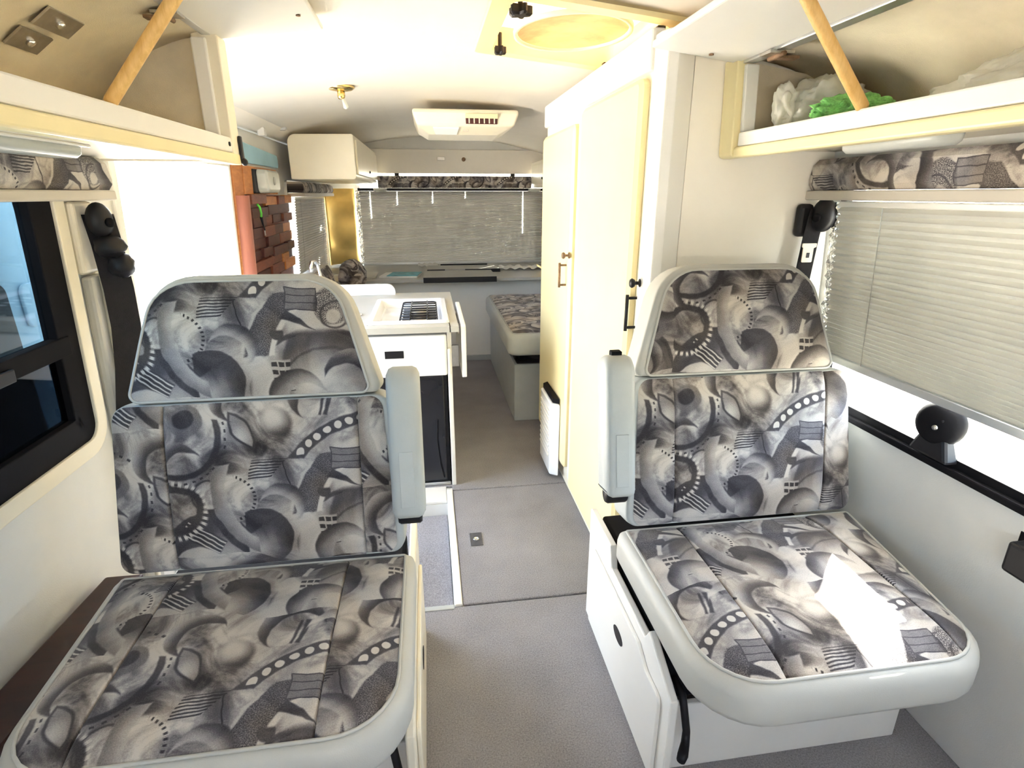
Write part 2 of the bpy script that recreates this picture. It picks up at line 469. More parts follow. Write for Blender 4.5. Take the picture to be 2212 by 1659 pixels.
def box(name, x0, x1, y0, y1, z0, z1, m, parent=None, bev=0.003, fn=None, seg=2, smooth=False):
    return MB().box(x0, x1, y0, y1, z0, z1, fn).build(name, m, parent, bev, seg=seg, smooth=smooth)

def rpoly(corners, seg=7, sub=0.05):
    """corner list (s, t, radius), counter-clockwise -> dense rounded outline"""
    out = []; n = len(corners)
    for i in range(n):
        p = Vector(corners[i][:2]); r = corners[i][2]
        a = Vector(corners[i - 1][:2]); b = Vector(corners[(i + 1) % n][:2])
        da, db = (a - p).normalized(), (b - p).normalized()
        if r <= 0: out.append(p); continue
        th = da.angle(db) / 2; d = r / math.tan(th)
        c = p + (da + db).normalized() * (r / math.sin(th))
        p0, p1 = p + da * d, p + db * d
        a0 = math.atan2(p0.y - c.y, p0.x - c.x); a1 = math.atan2(p1.y - c.y, p1.x - c.x)
        while a1 < a0: a1 += 2 * math.pi
        if a1 - a0 > math.pi: a1 -= 2 * math.pi
        out += [c + Vector((math.cos(a0 + (a1 - a0) * k / seg), math.sin(a0 + (a1 - a0) * k / seg))) * r for k in range(seg + 1)]
    res = []
    for i, p in enumerate(out):
        q = out[(i + 1) % len(out)]; L = (q - p).length; k = max(1, int(L / sub))
        res += [p + (q - p) * (j / k) for j in range(k)]
    return res
def offset(poly, d):
    n = len(poly); out = []
    for i in range(n):
        e = (poly[(i + 1) % n] - poly[i - 1]).normalized()
        out.append(poly[i] + Vector((-e.y, e.x)) * d)
    return out
def clip(poly, val, keep_less):
    out = []; n = len(poly)
    for i in range(n):
        a, b = poly[i], poly[(i + 1) % n]
        ia = (a.x <= val) == keep_less; ib = (b.x <= val) == keep_less
        if ia: out.append(a)
        if ia != ib: out.append(a + (b - a) * ((val - a.x) / (b.x - a.x)))
    return out
def dedupe(poly, sub=0.03):
    res = []
    for i, p in enumerate(poly):
        q = poly[(i + 1) % len(poly)]; L = (q - p).length
        if L < 1e-5: continue
        k = max(1, int(L / sub)); res += [p + (q - p) * (j / k) for j in range(k)]
    return res

def cushion(parent, O, S, T, N, outline, thick, border, seams=(), bulge=0.02, uv0=(0.87, 0.43), cover='vinyl', pipe=True, uvs=None, aside=0, ex=0.0, ey=0.0):
    """upholstered cushion: vinyl cover with printed fabric panels let into its face, seams dipped, piping round the edge"""
    O, S, T, N = Vector(O), Vector(S), Vector(T), Vector(N)
    W = lambda p, n: O + S * p.x + T * p.y + N * n
    ol = outline
    mxx = max(abs(p.x) for p in ol); myy = max(p.y for p in ol)
    def bord(extra):
        out = []
        for p in offset(ol, border + extra):
            wx = max(0.0, p.x * aside / mxx); wy = max(0.0, (p.y / myy - 0.5) * 2)
            out.append(Vector((p.x - aside * ex * wx ** 1.5, p.y - ey * wy ** 2)))
        return out
    rings = [[W(p, -thick) for p in offset(ol, 0.02)], [W(p, -thick + 0.008) for p in offset(ol, 0.006)], [W(p, -thick + 0.022) for p in ol],
             [W(p, -0.026) for p in ol], [W(p, -0.010) for p in offset(ol, min(0.004, border * 0.3))], [W(p, 0.0) for p in offset(ol, border * 0.6)],
             [W(p, 0.003) for p in bord(0.0)], [W(p, -0.012) for p in bord(0.012)]]
    cov = MB().loft(rings).build('cover', cover, parent, smooth=True)
    inner = bord(0.0)
    def h(p):
        d = min(((p - a) - (b - a) * max(0, min(1, (p - a).dot(b - a) / max((b - a).length_squared, 1e-9)))).length for a, b in zip(inner, inner[1:] + inner[:1]))
        return 0.004 + bulge * (1 - math.exp(-d / 0.045))
    cuts = sorted(seams)
    edges = [None] + list(cuts) + [None]
    for k in range(len(edges) - 1):
        pl = inner
        if edges[k] is not None: pl = clip(pl, edges[k], False)
        if edges[k + 1] is not None: pl = clip(pl, edges[k + 1], True)
        pl = dedupe(pl)
        ce = sum(pl, Vector((0, 0))) / len(pl)
        rs = []; flat = {}
        for sc_ in (1.0, 0.985, 0.955, 0.88, 0.74, 0.55, 0.33, 0.12):
            ring = []
            for p in pl:
                q = ce + (p - ce) * sc_
                hh = h(q)
                if sc_ == 1.0 and any(abs(p.x - cx) < 1e-4 for cx in cuts): hh -= 0.010
                elif sc_ == 0.985 and any(abs(p.x - cx) < 1e-4 for cx in cuts): hh -= 0.002
                hh += 0.003 * noise.noise(Vector((q.x * 9, q.y * 9, O.x * 5 + k)))
                ring.append(W(q, hh))
            rs.append(ring)
        off = uvs[k] if uvs else uv0
        def uvf(co, off=off):
            d = co - O
            return (off[0] + d.dot(S) / 0.44, off[1] - d.dot(T) / 0.44)
        MB().loft(rs, cap0=False, cap1=True).build('fabric_panel', 'fabric', parent, smooth=True, uvfn=uvf)
    if pipe:
        pts = [W(p, 0.004) for p in bord(-0.002)]
        mb = MB(); n = 6; rings = []
        c0 = O + S * (sum(p.x for p in ol) / len(ol)) + T * (sum(p.y for p in ol) / len(ol))
        m = len(pts)
        for i, p in enumerate(pts):
            t = (pts[(i + 1) % m] - pts[i - 1]).normalized(); a = N; b = t.cross(a).normalized()
            rings.append([p + (a * math.cos(q) + b * math.sin(q)) * 0.0035 for q in [2 * math.pi * j / n for j in range(n)]])
        rings.append(rings[0])
        mb.loft(rings, False, False)
        mb.build('piping', cover, cov, smooth=True)
    return cov

FUV = lambda S, T, o=(0.5, 0.3), k=0.44: (lambda co: (o[0] + co.dot(Vector(S)) / k, o[1] - co.dot(Vector(T)) / k))

# lean of the side walls
XL = lambda z: -0.985 + 0.045 * z
XR = lambda z: 1.25 - 0.075 * z
shL = lambda v: (v.x + 0.045 * v.z, v.y, v.z)
shR = lambda v: (v.x - 0.075 * v.z, v.y, v.z)
CZ = lambda x: 1.845 - 0.19 * ((x - 0.13) / 1.12) ** 2

# ================================================================== THE SETTING
g = MB().sheet([[(-40, -40, -0.62), (40, -40, -0.62)], [(-40, 40, -0.62), (40, 40, -0.62)]]).build('ground', 'ground'); struct(g)

# floor: base slabs with the sunken entrance step, carpet panels on top
fb = MB()
fb.box(-1.02, 1.32, -1.4, 1.585, -0.10, -0.012)
fb.box(0.045, 1.32, 1.585, 2.285, -0.10, -0.012)
fb.box(-1.02, 1.32, 2.285, 5.6, -0.10, -0.012)
fb.box(-1.02, 0.045, 1.585, 2.285, -0.16, -0.075)
floor = struct(fb.build('floor', 'wall'))
box('carpet_panel', -0.985, 1.25, -1.3, 1.582, -0.012, 0.0, 'carpet', floor, bev=0.005)
box('carpet_panel', 0.062, 1.25, 1.590, 2.382, -0.012, 0.0, 'carpet', floor, bev=0.005)
MB().prism([(-0.985, 2.43, -0.012), (0.062, 2.43, -0.012), (0.062, 2.390, -0.012), (1.25, 2.390, -0.012), (1.25, 5.5, -0.012), (-0.985, 5.5, -0.012)], (0, 0, 0.012)).build('carpet_panel', 'carpet', floor, bev=0.005)
box('step_carpet', -0.985, 0.030, 1.60, 2.27, -0.075, -0.060, 'carpet', floor, bev=0.004)
box('step_edge_trim', 0.032, 0.060, 1.586, 2.40, -0.07, 0.004, 'white', floor, bev=0.004)
box('step_sill', -0.95, 0.031, 2.287, 2.425, -0.011, 0.003, 'white', floor, bev=0.003)
box('step_nosing', -0.95, 0.031, 1.570, 1.592, -0.012, 0.003, 'vinyl', floor, bev=0.003)
lt = box('floor_latch', 0.114, 0.164, 1.922, 2.012, 0.0, 0.003, 'darksteel', floor, bev=0.001)
MB().lathe((0.139, 1.967, 0.003), (0, 0, 1), [(0.012, 0), (0.012, 0.002), (0.007, 0.003), (0.007, 0.0015), (0, 0.0015)]).build('latch_ring', 'chrome', lt, smooth=True)

# left wall
wl = MB()
def wlb(y0, y1, z0, z1): wl.box(-1.03, -0.985, y0, y1, z0, z1, shL)
wlb(-1.3, 0.5, -0.1, 1.9)
wlb(0.5, 1.575, -0.1, 0.71); wlb(0.5, 1.575, 1.40, 1.9)
wlb(1.575, 1.90, -0.1, 1.9); wlb(1.90, 2.96, 1.485, 1.9); wlb(1.90, 2.96, -0.2, -0.075)
wlb(2.96, 4.1, -0.1, 1.9); wlb(4.1, 5.35, -0.1, 0.62); wlb(4.1, 5.35, 1.40, 1.9); wlb(5.35, 5.6, -0.1, 1.9)
wall_left = struct(wl.build('wall_left', 'wall'))
# right wall
wr = MB()
def wrb(y0, y1, z0, z1): wr.box(1.25, 1.30, y0, y1, z0, z1, shR)
wrb(-1.3, 0.35, -0.1, 1.9)
wrb(0.35, 1.46, -0.1, 0.77); wrb(0.35, 1.46, 1.40, 1.9); wrb(1.46, 5.6, -0.1, 1.9)
wall_right = struct(wr.build('wall_right', 'wall'))
# rear wall
rw = MB()
rw.box(-1.05, 1.32, 5.5, 5.55, -0.1, 0.70); rw.box(-1.05, 1.32, 5.5, 5.55, 1.530, 1.9)
rw.box(-1.05, -0.60, 5.5, 5.55, 0.70, 1.545); rw.box(1.11, 1.32, 5.5, 5.55, 0.70, 1.545)
wall_back = struct(rw.build('wall_back', 'wall'))
# unseen front wall behind the camera, windscreen opening narrowed to dim the front light
fw = MB()
fw.box(-1.05, 1.32, -1.35, -1.3, -0.1, 1.0); fw.box(-1.05, 1.32, -1.35, -1.3, 1.21, 1.9)
fw.box(-1.05, -0.75, -1.35, -1.3, 1.0, 1.21); fw.box(1.02, 1.32, -1.35, -1.3, 1.0, 1.21)
wall_front = struct(fw.build('wall_front', 'wall'))
# ceiling with the roof vent opening
VX0, VX1, VY0, VY1 = 0.245, 0.695, 1.665, 2.215
xs = sorted([-1.05 + 0.12 * i for i in range(21)] + [VX0, VX1]); ys = [-1.35, 0.5, VY0, VY1, 3.4, 5.6]
cm = MB()
for i in range(len(xs) - 1):
    for j in range(len(ys) - 1):
        if xs[i] >= VX0 - 1e-6 and xs[i + 1] <= VX1 + 1e-6 and abs(ys[j] - VY0) < 1e-6: continue
        a, b = xs[i], xs[i + 1]
        cm.loft([[(a, ys[j], CZ(a)), (b, ys[j], CZ(b)), (b, ys[j], CZ(b) + 0.04), (a, ys[j], CZ(a) + 0.04)],
                 [(a, ys[j + 1], CZ(a)), (b, ys[j + 1], CZ(b)), (b, ys[j + 1], CZ(b) + 0.04), (a, ys[j + 1], CZ(a) + 0.04)]])
ceiling = struct(cm.build('ceiling', 'ceil'))
# cove moulding along the left edge of the ceiling behind the locker
struct(MB().loft([[(-0.90, y, 1.66), (-0.86, y, 1.675), (-0.80, y, 1.715), (-0.765, y, 1.755), (-0.80, y, 1.80), (-0.93, y, 1.75)] for y in (1.93, 5.5)]).build('trim_1', 'ceil', smooth=True))

# entrance door frame on the left wall
df = MB()
for a in ((1.885, 1.925), (2.94, 2.97)): df.box(-1.045, -0.972, a[0], a[1], -0.075, 1.50, shL)
df.box(-1.045, -0.972, 1.885, 2.97, 1.47, 1.51, shL)
struct(df.build('trim_2', 'white', bev=0.006))
# the entrance door, swung right back outside against the front window
dp = struct(box('door_1', -1.14, -1.10, 1.02, 1.885, -0.10, 1.62, 'doorblue', bev=0.03, seg=3))
MB().prism([(-1.099, p.x, p.y) for p in rpoly([(1.20, 0.55, 0.03), (1.625, 0.55, 0.03), (1.615, 1.13, 0.03), (1.20, 1.20, 0.03)])], (0.010, 0, 0)).build('door_window', 'black', dp)
MB().prism([(-1.099, p.x, p.y) for p in rpoly([(1.67, 1.00, 0.025), (1.76, 1.00, 0.025), (1.76, 1.12, 0.025), (1.67, 1.12, 0.025)])], (0.010, 0, 0)).build('handle_recess', 'doorblue', dp, bev=0.004)

# ------------------------------------------------------------------ windows
def frame_yz(name, xo, y0, y1, z0, z1, wd, depth, m, sh, parent=None, rad=0.05):
    o1 = rpoly([(y0, z0, rad), (y1, z0, rad), (y1, z1, rad), (y0, z1, rad)], sub=0.3)
    o2 = offset(o1, wd)
    rings = [[(xo, p.x, p.y) for p in o1], [(xo + depth, p.x, p.y) for p in o1], [(xo + depth, p.x, p.y) for p in o2], [(xo, p.x, p.y) for p in o2]]
    rings.append(rings[0])
    mb = MB().loft(rings, False, False)
    mb.v = [Vector(sh(v)) for v in mb.v]
    return mb.build(name, m, parent, bev=0.003)
# left front window: cream surround, black frame, tinted panes
w1 = struct(frame_yz('window_1', -0.992, 0.42, 1.635, 0.665, 1.44, 0.045, 0.022, 'cream', shL, rad=0.09))
frame_yz('window_frame', -1.012, 0.46, 1.595, 0.700, 1.42, 0.085, 0.034, 'rubber', shL, w1, rad=0.06)
box('sash_bar', -1.008, -0.974, 0.50, 1.55, 0.955, 1.005, 'rubber', w1, fn=shL)
box('window_pane', -1.002, -0.998, 0.50, 1.56, 1.0, 1.40, 'glassd', w1, bev=0, fn=shL)
box('window_pane', -1.000, -0.996, 0.50, 1.56, 0.74, 0.96, 'glassk', w1, bev=0, fn=shL)
box('window_latch', -0.974, -0.962, 1.20, 1.32, 0.955, 0.985, 'black', w1, fn=shL)
# right front window
w2 = struct(frame_yz('window_2', 1.240, 0.35, 1.475, 0.748, 1.43, 0.022, 0.02, 'rubber', shR, rad=0.03))
box('window_pane', 1.268, 1.272, 0.36, 1.46, 0.765, 1.40, 'glassc', w2, bev=0, fn=shR)
box('window_sill', 1.228, 1.25, 0.36, 1.475, 0.728, 0.748, 'rubber', w2, fn=shR, bev=0.004)
# rear left side window
w3 = struct(frame_yz('window_3', -0.99, 4.06, 5.39, 0.58, 1.44, 0.05, 0.02, 'alu', shL, rad=0.04))
box('window_pane', -1.002, -0.998, 4.1, 5.35, 0.62, 1.40, 'glassc', w3, bev=0, fn=shL)
# rear window
def frame_xz(name, yo, x0, x1, z0, z1, wd, depth, m, parent=None, rad=0.04):
    o1 = rpoly([(x0, z0, rad), (x1, z0, rad), (x1, z1, rad), (x0, z1, rad)], sub=0.4); o2 = offset(o1, wd)
    rings = [[(p.x, yo, p.y) for p in o1], [(p.x, yo + depth, p.y) for p in o1], [(p.x, yo + depth, p.y) for p in o2], [(p.x, yo, p.y) for p in o2]]
    rings.append(rings[0])
    return MB().loft(rings, False, False).build(name, m, parent, bev=0.003)
w4 = struct(frame_xz('window_4', 5.485, -0.62, 1.13, 0.685, 1.562, 0.03, 0.03, 'alu'))
box('window_pane', -0.60, 1.11, 5.523, 5.527, 0.70, 1.545, 'glassc', w4, bev=0)

# partition wall beside the wardrobe, facing the front
pm = MB().loft([[(0.70, 1.53, 0.0), (1.24, 1.53, 0.0), (1.24, 1.56, 0.0), (0.70, 1.56, 0.0)],
                [(0.70, 1.53, 1.76), (1.118, 1.53, 1.74), (1.118, 1.56, 1.74), (0.70, 1.56, 1.76)]])
wall_part = struct(pm.build('wall_partition', 'ivory'))


# ================================================================== OVERHEAD LOCKERS
def arc_sheet(p0, p1, p2, y0, y1, n=12):
    pr = []
    for i in range(n + 1):
        t = i / n
        pr.append(((1 - t) ** 2 * p0[0] + 2 * t * (1 - t) * p1[0] + t * t * p2[0], (1 - t) ** 2 * p0[1] + 2 * t * (1 - t) * p1[1] + t * t * p2[1]))
    return [[(x, y, z) for (x, z) in pr] for y in (y0, (y0 + y1) / 2, y1)]
def hinge(x, y, z, sgn, parent):
    h = box('hinge', x - 0.030, x + 0.030, y - 0.022, y + 0.022, z - 0.004, z + 0.003, 'steel', parent, bev=0.001)
    MB().tube([(x, y - 0.03, z - 0.006), (x, y + 0.03, z - 0.006)], 0.006, 8).build('hinge_pin', 'rust', h, smooth=True)
    box('hinge_leaf', x - 0.05 * (sgn > 0) , x + 0.05 * (sgn < 0), y - 0.012, y + 0.012, z - 0.012, z - 0.005, 'rust', h, bev=0.001)
# ---- left
LK = root('overhead_locker', 'open overhead locker above the left window, lined in beige felt', 'cabinet', (-0.75, 0.8, 1.44))
MB().prism([(-0.915, -0.2, 1.445), (-0.55, -0.2, 1.445), (-0.55, -0.2, 1.458), (-0.915, -0.2, 1.458)], (0, 2.04, 0)).build('bottom_board', 'cream', LK, bev=0.002)
box('front_rail', -0.560, -0.535, -0.2, 1.80, 1.462, 1.502, 'white', LK, bev=0.004)
box('rail_lip', -0.566, -0.530, -0.2, 1.86, 1.432, 1.461, 'yellow', LK, bev=0.006, seg=3)
MB().sheet(arc_sheet((-0.912, 1.459), (-0.88, 1.70), (-0.56, 1.765), -0.2, 1.84)).build('back_lining', 'lockerin', LK, smooth=True, solid=0.004)
MB().prism([(-0.91, 1.825, 1.459), (-0.58, 1.825, 1.459), (-0.58, 1.825, 1.755), (-0.66, 1.825, 1.74), (-0.80, 1.825, 1.68), (-0.895, 1.825, 1.57)], (0, 0.012, 0)).build('end_lining', 'lockerin', LK)
po = [(p.x, 1.80, p.y) for p in rpoly([(-0.600, 1.436, 0.004), (-0.532, 1.436, 0.012), (-0.532, 1.765, 0.02), (-0.600, 1.765, 0.004)])]
MB().prism(po, (0, 0.065, 0)).build('end_post', 'cream', LK, bev=0.006, seg=3)
box('post_face', -0.598, -0.560, 1.788, 1.802, 1.504, 1.745, 'white', LK, bev=0.004)
MB().prism([(-0.93, 1.845, 1.44), (-0.60, 1.845, 1.44), (-0.60, 1.845, 1.76), (-0.90, 1.845, 1.65)], (0, 0.018, 0)).build('end_panel', 'cream', LK)
box('hinge_rail', -0.572, -0.548, -0.2, 1.84, 1.752, 1.764, 'alu', LK, bev=0.002)
fl = MB().prism([(-0.556, -0.2, 1.752), (-0.262, -0.2, 1.786), (-0.264, -0.2, 1.802), (-0.558, -0.2, 1.768)], (0, 2.05, 0)).build('door_flap', 'white', LK, bev=0.004)
MB().lathe((-0.30, 1.70, 1.782), (0, 0, -1), [(0.006, 0), (0.006, 0.003), (0, 0.004)], 12).build('screw_cap', 'rust', fl)
for y in (0.9, 1.60): hinge(-0.575, y, 1.747, 1, LK)
for (x, z_, ya, yb_) in ((-0.800, 1.6585, 1.40, 1.50), (-0.746, 1.6965, 1.41, 1.53)):
    cp = MB().prism([(x - 0.020, ya, z_ - 0.020), (x + 0.020, ya, z_ + 0.010), (x + 0.020, yb_, z_ + 0.010), (x - 0.020, yb_, z_ - 0.020)], (0.003, 0, -0.004)).build('catch_plate', 'steel', LK, bev=0.001)
    MB().lathe((x + 0.003, (ya + yb_) / 2, z_ - 0.009), (0.6, 0, -0.8), [(0.010, 0), (0.008, 0.006), (0, 0.007)], 12).build('catch_stud', 'chrome', cp, smooth=True)
lb = box('catch', -0.531, -0.522, 1.842, 1.858, 1.440, 1.510, 'black', LK, bev=0.003)
MB().lathe((-0.528, 1.85, 1.440), (1, -0.3, 0), [(0, 0), (0.010, 0.002), (0.011, 0.008), (0.006, 0.014), (0, 0.015)], 14).build('catch_knob', 'black', lb, smooth=True)
MB().lathe((-0.535, 1.775, 1.483), (1, 0, 0), [(0.006, 0), (0.006, 0.003), (0, 0.003)], 12).build('screw_cap', 'black', LK)
# ---- right
RK = root('overhead_locker', 'open overhead locker above the right window, plastic bags inside', 'cabinet', (0.95, 0.8, 1.46))
box('bottom_board', 0.81, 1.133, -0.2, 1.525, 1.462, 1.475, 'cream', RK, bev=0.002)
box('front_rail', 0.800, 0.824, -0.2, 1.455, 1.467, 1.500, 'white', RK, bev=0.004)
box('rail_lip', 0.796, 0.828, -0.2, 1.527, 1.440, 1.466, 'yellow', RK, bev=0.006, seg=3)
MB().sheet(arc_sheet((1.132, 1.476), (1.13, 1.66), (0.83, 1.685), -0.2, 1.52)).build('back_lining', 'lockerin', RK, smooth=True, solid=0.004)
MB().prism([(0.826, 1.505, 1.476), (1.127, 1.505, 1.476), (1.110, 1.505, 1.57), (1.02, 1.505, 1.645), (0.826, 1.505, 1.672)], (0, 0.012, 0)).build('end_lining', 'lockerin', RK)
po = [(p.x, 1.462, p.y) for p in rpoly([(0.790, 1.441, 0.012), (0.836, 1.441, 0.004), (0.826, 1.672, 0.004), (0.780, 1.672, 0.004)])]
MB().prism(po, (0, 0.066, 0)).build('end_post', 'yellow', RK, bev=0.005, seg=3)
MB().prism([(0.806, 1.448, 1.501), (0.841, 1.448, 1.501), (0.832, 1.448, 1.655), (0.797, 1.448, 1.655)], (0, 0.013, 0)).build('post_face', 'white', RK, bev=0.003)
box('hinge_rail', 0.795, 0.826, -0.2, 1.50, 1.658, 1.670, 'alu', RK, bev=0.002)
box('header', 0.795, 0.822, -0.2, 1.525, 1.671, 1.765, 'white', RK, bev=0.002)
fr = MB().prism([(0.793, -0.2, 1.662), (0.565, -0.2, 1.690), (0.566, -0.2, 1.706), (0.794, -0.2, 1.678)], (0, 1.69, 0)).build('door_flap', 'white', RK, bev=0.004)
MB().lathe((0.70, 1.445, 1.672), (0, 0, -1), [(0.006, 0), (0.006, 0.003), (0, 0.004)], 12).build('screw_cap', 'rust', fr)
for y in (0.7, 1.34): hinge(0.808, y, 1.655, -1, RK)

def dowel(a, b, label):
    a, b = Vector(a), Vector(b)
    d = (b - a)
    o = MB().tube([a, a + d * 0.02, a + d * 0.3, a + d * 0.6, a + d * 0.98, b], [0.0095, 0.0115, 0.0115, 0.0115, 0.0115, 0.0095], 14).build('prop_stick', 'dowel', None, smooth=True)
    tag(o, label, 'stick')
dowel((-0.548, 1.185, 1.5025), (-0.335, 1.21, 1.776), 'yellow wooden dowel propping up the flap of the left locker')
dowel((0.812, 1.035, 1.5005), (0.660, 1.035, 1.6765), 'yellow wooden dowel propping up the flap of the right locker')

# lamps under the lockers
def strip_lamp(x, y0, y1, z, label):
    r = root('strip_lamp', label, 'lamp', (x, (y0 + y1) / 2, z))
    box('base', x - 0.035, x + 0.035, y0, y1, z - 0.006, z, 'white', r, bev=0.003)
    L = rpoly([(x - 0.032, y0 + 0.01, 0.03), (x + 0.032, y0 + 0.01, 0.03), (x + 0.032, y1 - 0.01, 0.03), (x - 0.032, y1 - 0.01, 0.03)], sub=0.1)
    MB().loft([[(p.x, p.y, z - 0.006) for p in L], [(p.x, p.y, z - 0.020) for p in offset(L, 0.002)], [(p.x, p.y, z - 0.027) for p in offset(L, 0.010)]]).build('lens', 'lens', r, smooth=True)
strip_lamp(-0.70, 0.95, 1.33, 1.445, 'long white lamp under the left overhead locker')
strip_lamp(0.93, 0.93, 1.22, 1.461, 'long white lamp under the right overhead locker')

# things in the right locker
def blob(name, c, r, m, seed, amp=0.25, sub=4, fr_=2.2, parent=None, flat=None):
    bm = bmesh.new(); bmesh.ops.create_icosphere(bm, subdivisions=sub, radius=1.0)
    for v in bm.verts:
        n = v.co.normalized()
        k = 1 + amp * noise.noise(n * fr_ + Vector((seed, 0, 0))) + amp * 0.55 * abs(noise.noise(n * fr_ * 2.7 + Vector((0, seed, 0))))
        k += amp * 0.25 * abs(noise.noise(n * fr_ * 7 + Vector((0, 0, seed))))
        v.co = Vector((n.x * r[0] * k + c[0], n.y * r[1] * k + c[1], n.z * r[2] * k + c[2]))
        if flat is not None and v.co.z < flat: v.co.z = flat + 0.0005 * n.z
    me = bpy.data.meshes.new(name); bm.to_mesh(me); bm.free()
    me.polygons.foreach_set('use_smooth', [True] * len(me.polygons)); me.materials.append(MT[m])
    return link(bpy.data.objects.new(name, me), parent)
bg1 = tag(blob('plastic_bag', (0.965, 1.375, 1.545), (0.090, 0.075, 0.066), 'bag', 3.1, 0.35, 5, flat=1.4765), 'crumpled translucent bag with something green, in the right locker', 'bag')
blob('bag_neck', (0.872, 1.385, 1.550), (0.022, 0.030, 0.045), 'bag', 5.3, 0.4, 4, parent=bg1)
tag(blob('green_net', (0.930, 1.20, 1.512), (0.092, 0.045, 0.036), 'net', 8.2, 0.35, 5, 4.0, flat=1.4765), 'bundle of green netting in front of the crumpled bag', 'net')
tag(blob('plastic_bag', (1.00, 0.90, 1.525), (0.060, 0.15, 0.048), 'bag', 11.4, 0.35, 5, flat=1.4765), 'white plastic bag at the near end of the right locker', 'bag')
tag(blob('cloth', (0.870, 1.455, 1.484), (0.035, 0.035, 0.012), 'maroon', 2.2, 0.4, 4, flat=1.4765), 'dark maroon cloth in the far corner of the right locker', 'cloth')

# ================================================================== PELMETS AND BLINDS
def pelmet(name, label, x0, x1, y0, y1, z0, z1, sgn, uvo):
    r = root(name, label, 'pelmet', ((x0 + x1) / 2, (y0 + y1) / 2, z0))
    n = 28; fx = x1 if sgn > 0 else x0; bk = x0 if sgn > 0 else x1
    prof = [(fx - sgn * 0.012, z0 + 0.026), (fx - sgn * 0.002, z0 + 0.04), (fx, (z0 + z1) / 2), (fx - sgn * 0.004, z1 - 0.015), (fx - sgn * 0.018, z1), (bk, z1), (bk, z0 + 0.026)]
    rings = []
    for i in range(n + 1):
        t = i / n; y = y0 + (y1 - y0) * t
        rings.append([(x + 0.0025 * sgn * math.sin(i * 1.9 + z * 40), y, z) for (x, z) in prof])
    MB().loft(rings).build('fabric_band', 'fabric', r, smooth=False, uvfn=FUV((0, 1, 0), (0, 0, 1), uvo))
    box('lower_lip', min(fx + sgn * 0.004, bk), max(fx + sgn * 0.004, bk), y0 - 0.004, y1 + 0.004, z0, z0 + 0.025, 'lip', r, bev=0.004)
    return r
pelmet('window_pelmet', 'patterned fabric pelmet over the left window', -0.922, -0.850, 0.0, 1.76, 1.335, 1.443, 1, (0.2, 3.5))
pelmet('window_pelmet', 'patterned fabric pelmet over the right window', 1.07, 1.143, 0.0, 1.525, 1.335, 1.441, -1, (0.1, 3.42))
pelmet('window_pelmet', 'small patterned pelmet over the left rear window', -0.92, -0.80, 4.07, 5.31, 1.335, 1.430, 1, (0.3, 3.1))
rp = root('window_pelmet', 'patterned fabric pelmet across the rear window', 'pelmet', (0.3, 5.42, 1.40))
rg = []
for i in range(61):
    x = -0.42 + 1.39 * i / 60; wv = 0.006 * math.sin(i * 2.3)
    rg.append([(x, 5.38 + wv, 1.405), (x, 5.372 + wv * 1.5, 1.44), (x, 5.385 + wv * 0.5, 1.50), (x, 5.40, 1.508), (x, 5.46, 1.508), (x, 5.46, 1.405)])
MB().loft(rg).build('fabric_band', 'fabric', rp, uvfn=FUV((1, 0, 0), (0, 0, 1), (0.3, 3.3), 0.35))
box('lower_lip', -0.60, 1.09, 5.375, 5.484, 1.380, 1.404, 'black', rp, bev=0.003)
for x in (-0.25, 0.80): box('bracket', x - 0.02, x + 0.02, 5.40, 5.455, 1.509, 1.530, 'black', rp, bev=0.002)

def blind_yz(name, label, xf, y0, y1, z0, z1, n, m, sgn, shrink=0.0, slits=()):
    r = root(name, label, 'blind', (xf(z0), (y0 + y1) / 2, z0))
    hs = [1.0 - shrink * i / n for i in range(n)]; tot = sum(hs); zz = [z1]
    for hgt in hs: zz.append(zz[-1] - (z1 - z0) * hgt / tot)
    rows = []
    for i in range(n):
        a, b = zz[i], zz[i + 1]; mdl = (a + b) / 2; d = 0.011
        rows += [(xf(a), a), (xf(mdl) + sgn * d, mdl)]
    rows.append((xf(zz[-1]), zz[-1]))
    MB().sheet([[(x, y, z) for (x, z) in rows] for y in (y0, y0 * 0.5 + y1 * 0.5, y1)]).build('pleated_cloth', m, r, solid=0.0012)
    rx = xf(z0)
    box('bottom_rail', rx - 0.010, rx + 0.012, y0, y1, z0 - 0.022, z0, 'alu', r, bev=0.003)
    box('top_rail', xf(z1) - 0.010, xf(z1) + 0.012, y0, y1, z1, z1 + 0.015, 'white', r, bev=0.003)
    for yy in (y0 + 0.16, y1 - 0.16):
        MB().tube([(xf(z1) + sgn * 0.013, yy, z1), (xf(z0) + sgn * 0.013, yy, z0)], 0.0012, 6).build('cord', 'steel', r)
    return r
blind_yz('pleated_blind', 'cream pleated blind half lowered over the right window', lambda z: XR(z) - 0.045, 0.30, 1.425, 0.918, 1.318, 28, 'blind', -1, 0.55)
blind_yz('pleated_blind', 'grey pleated blind drawn over the left rear window', lambda z: XL(z) + 0.035, 4.15, 5.30, 0.750, 1.318, 32, 'blindg', 1)
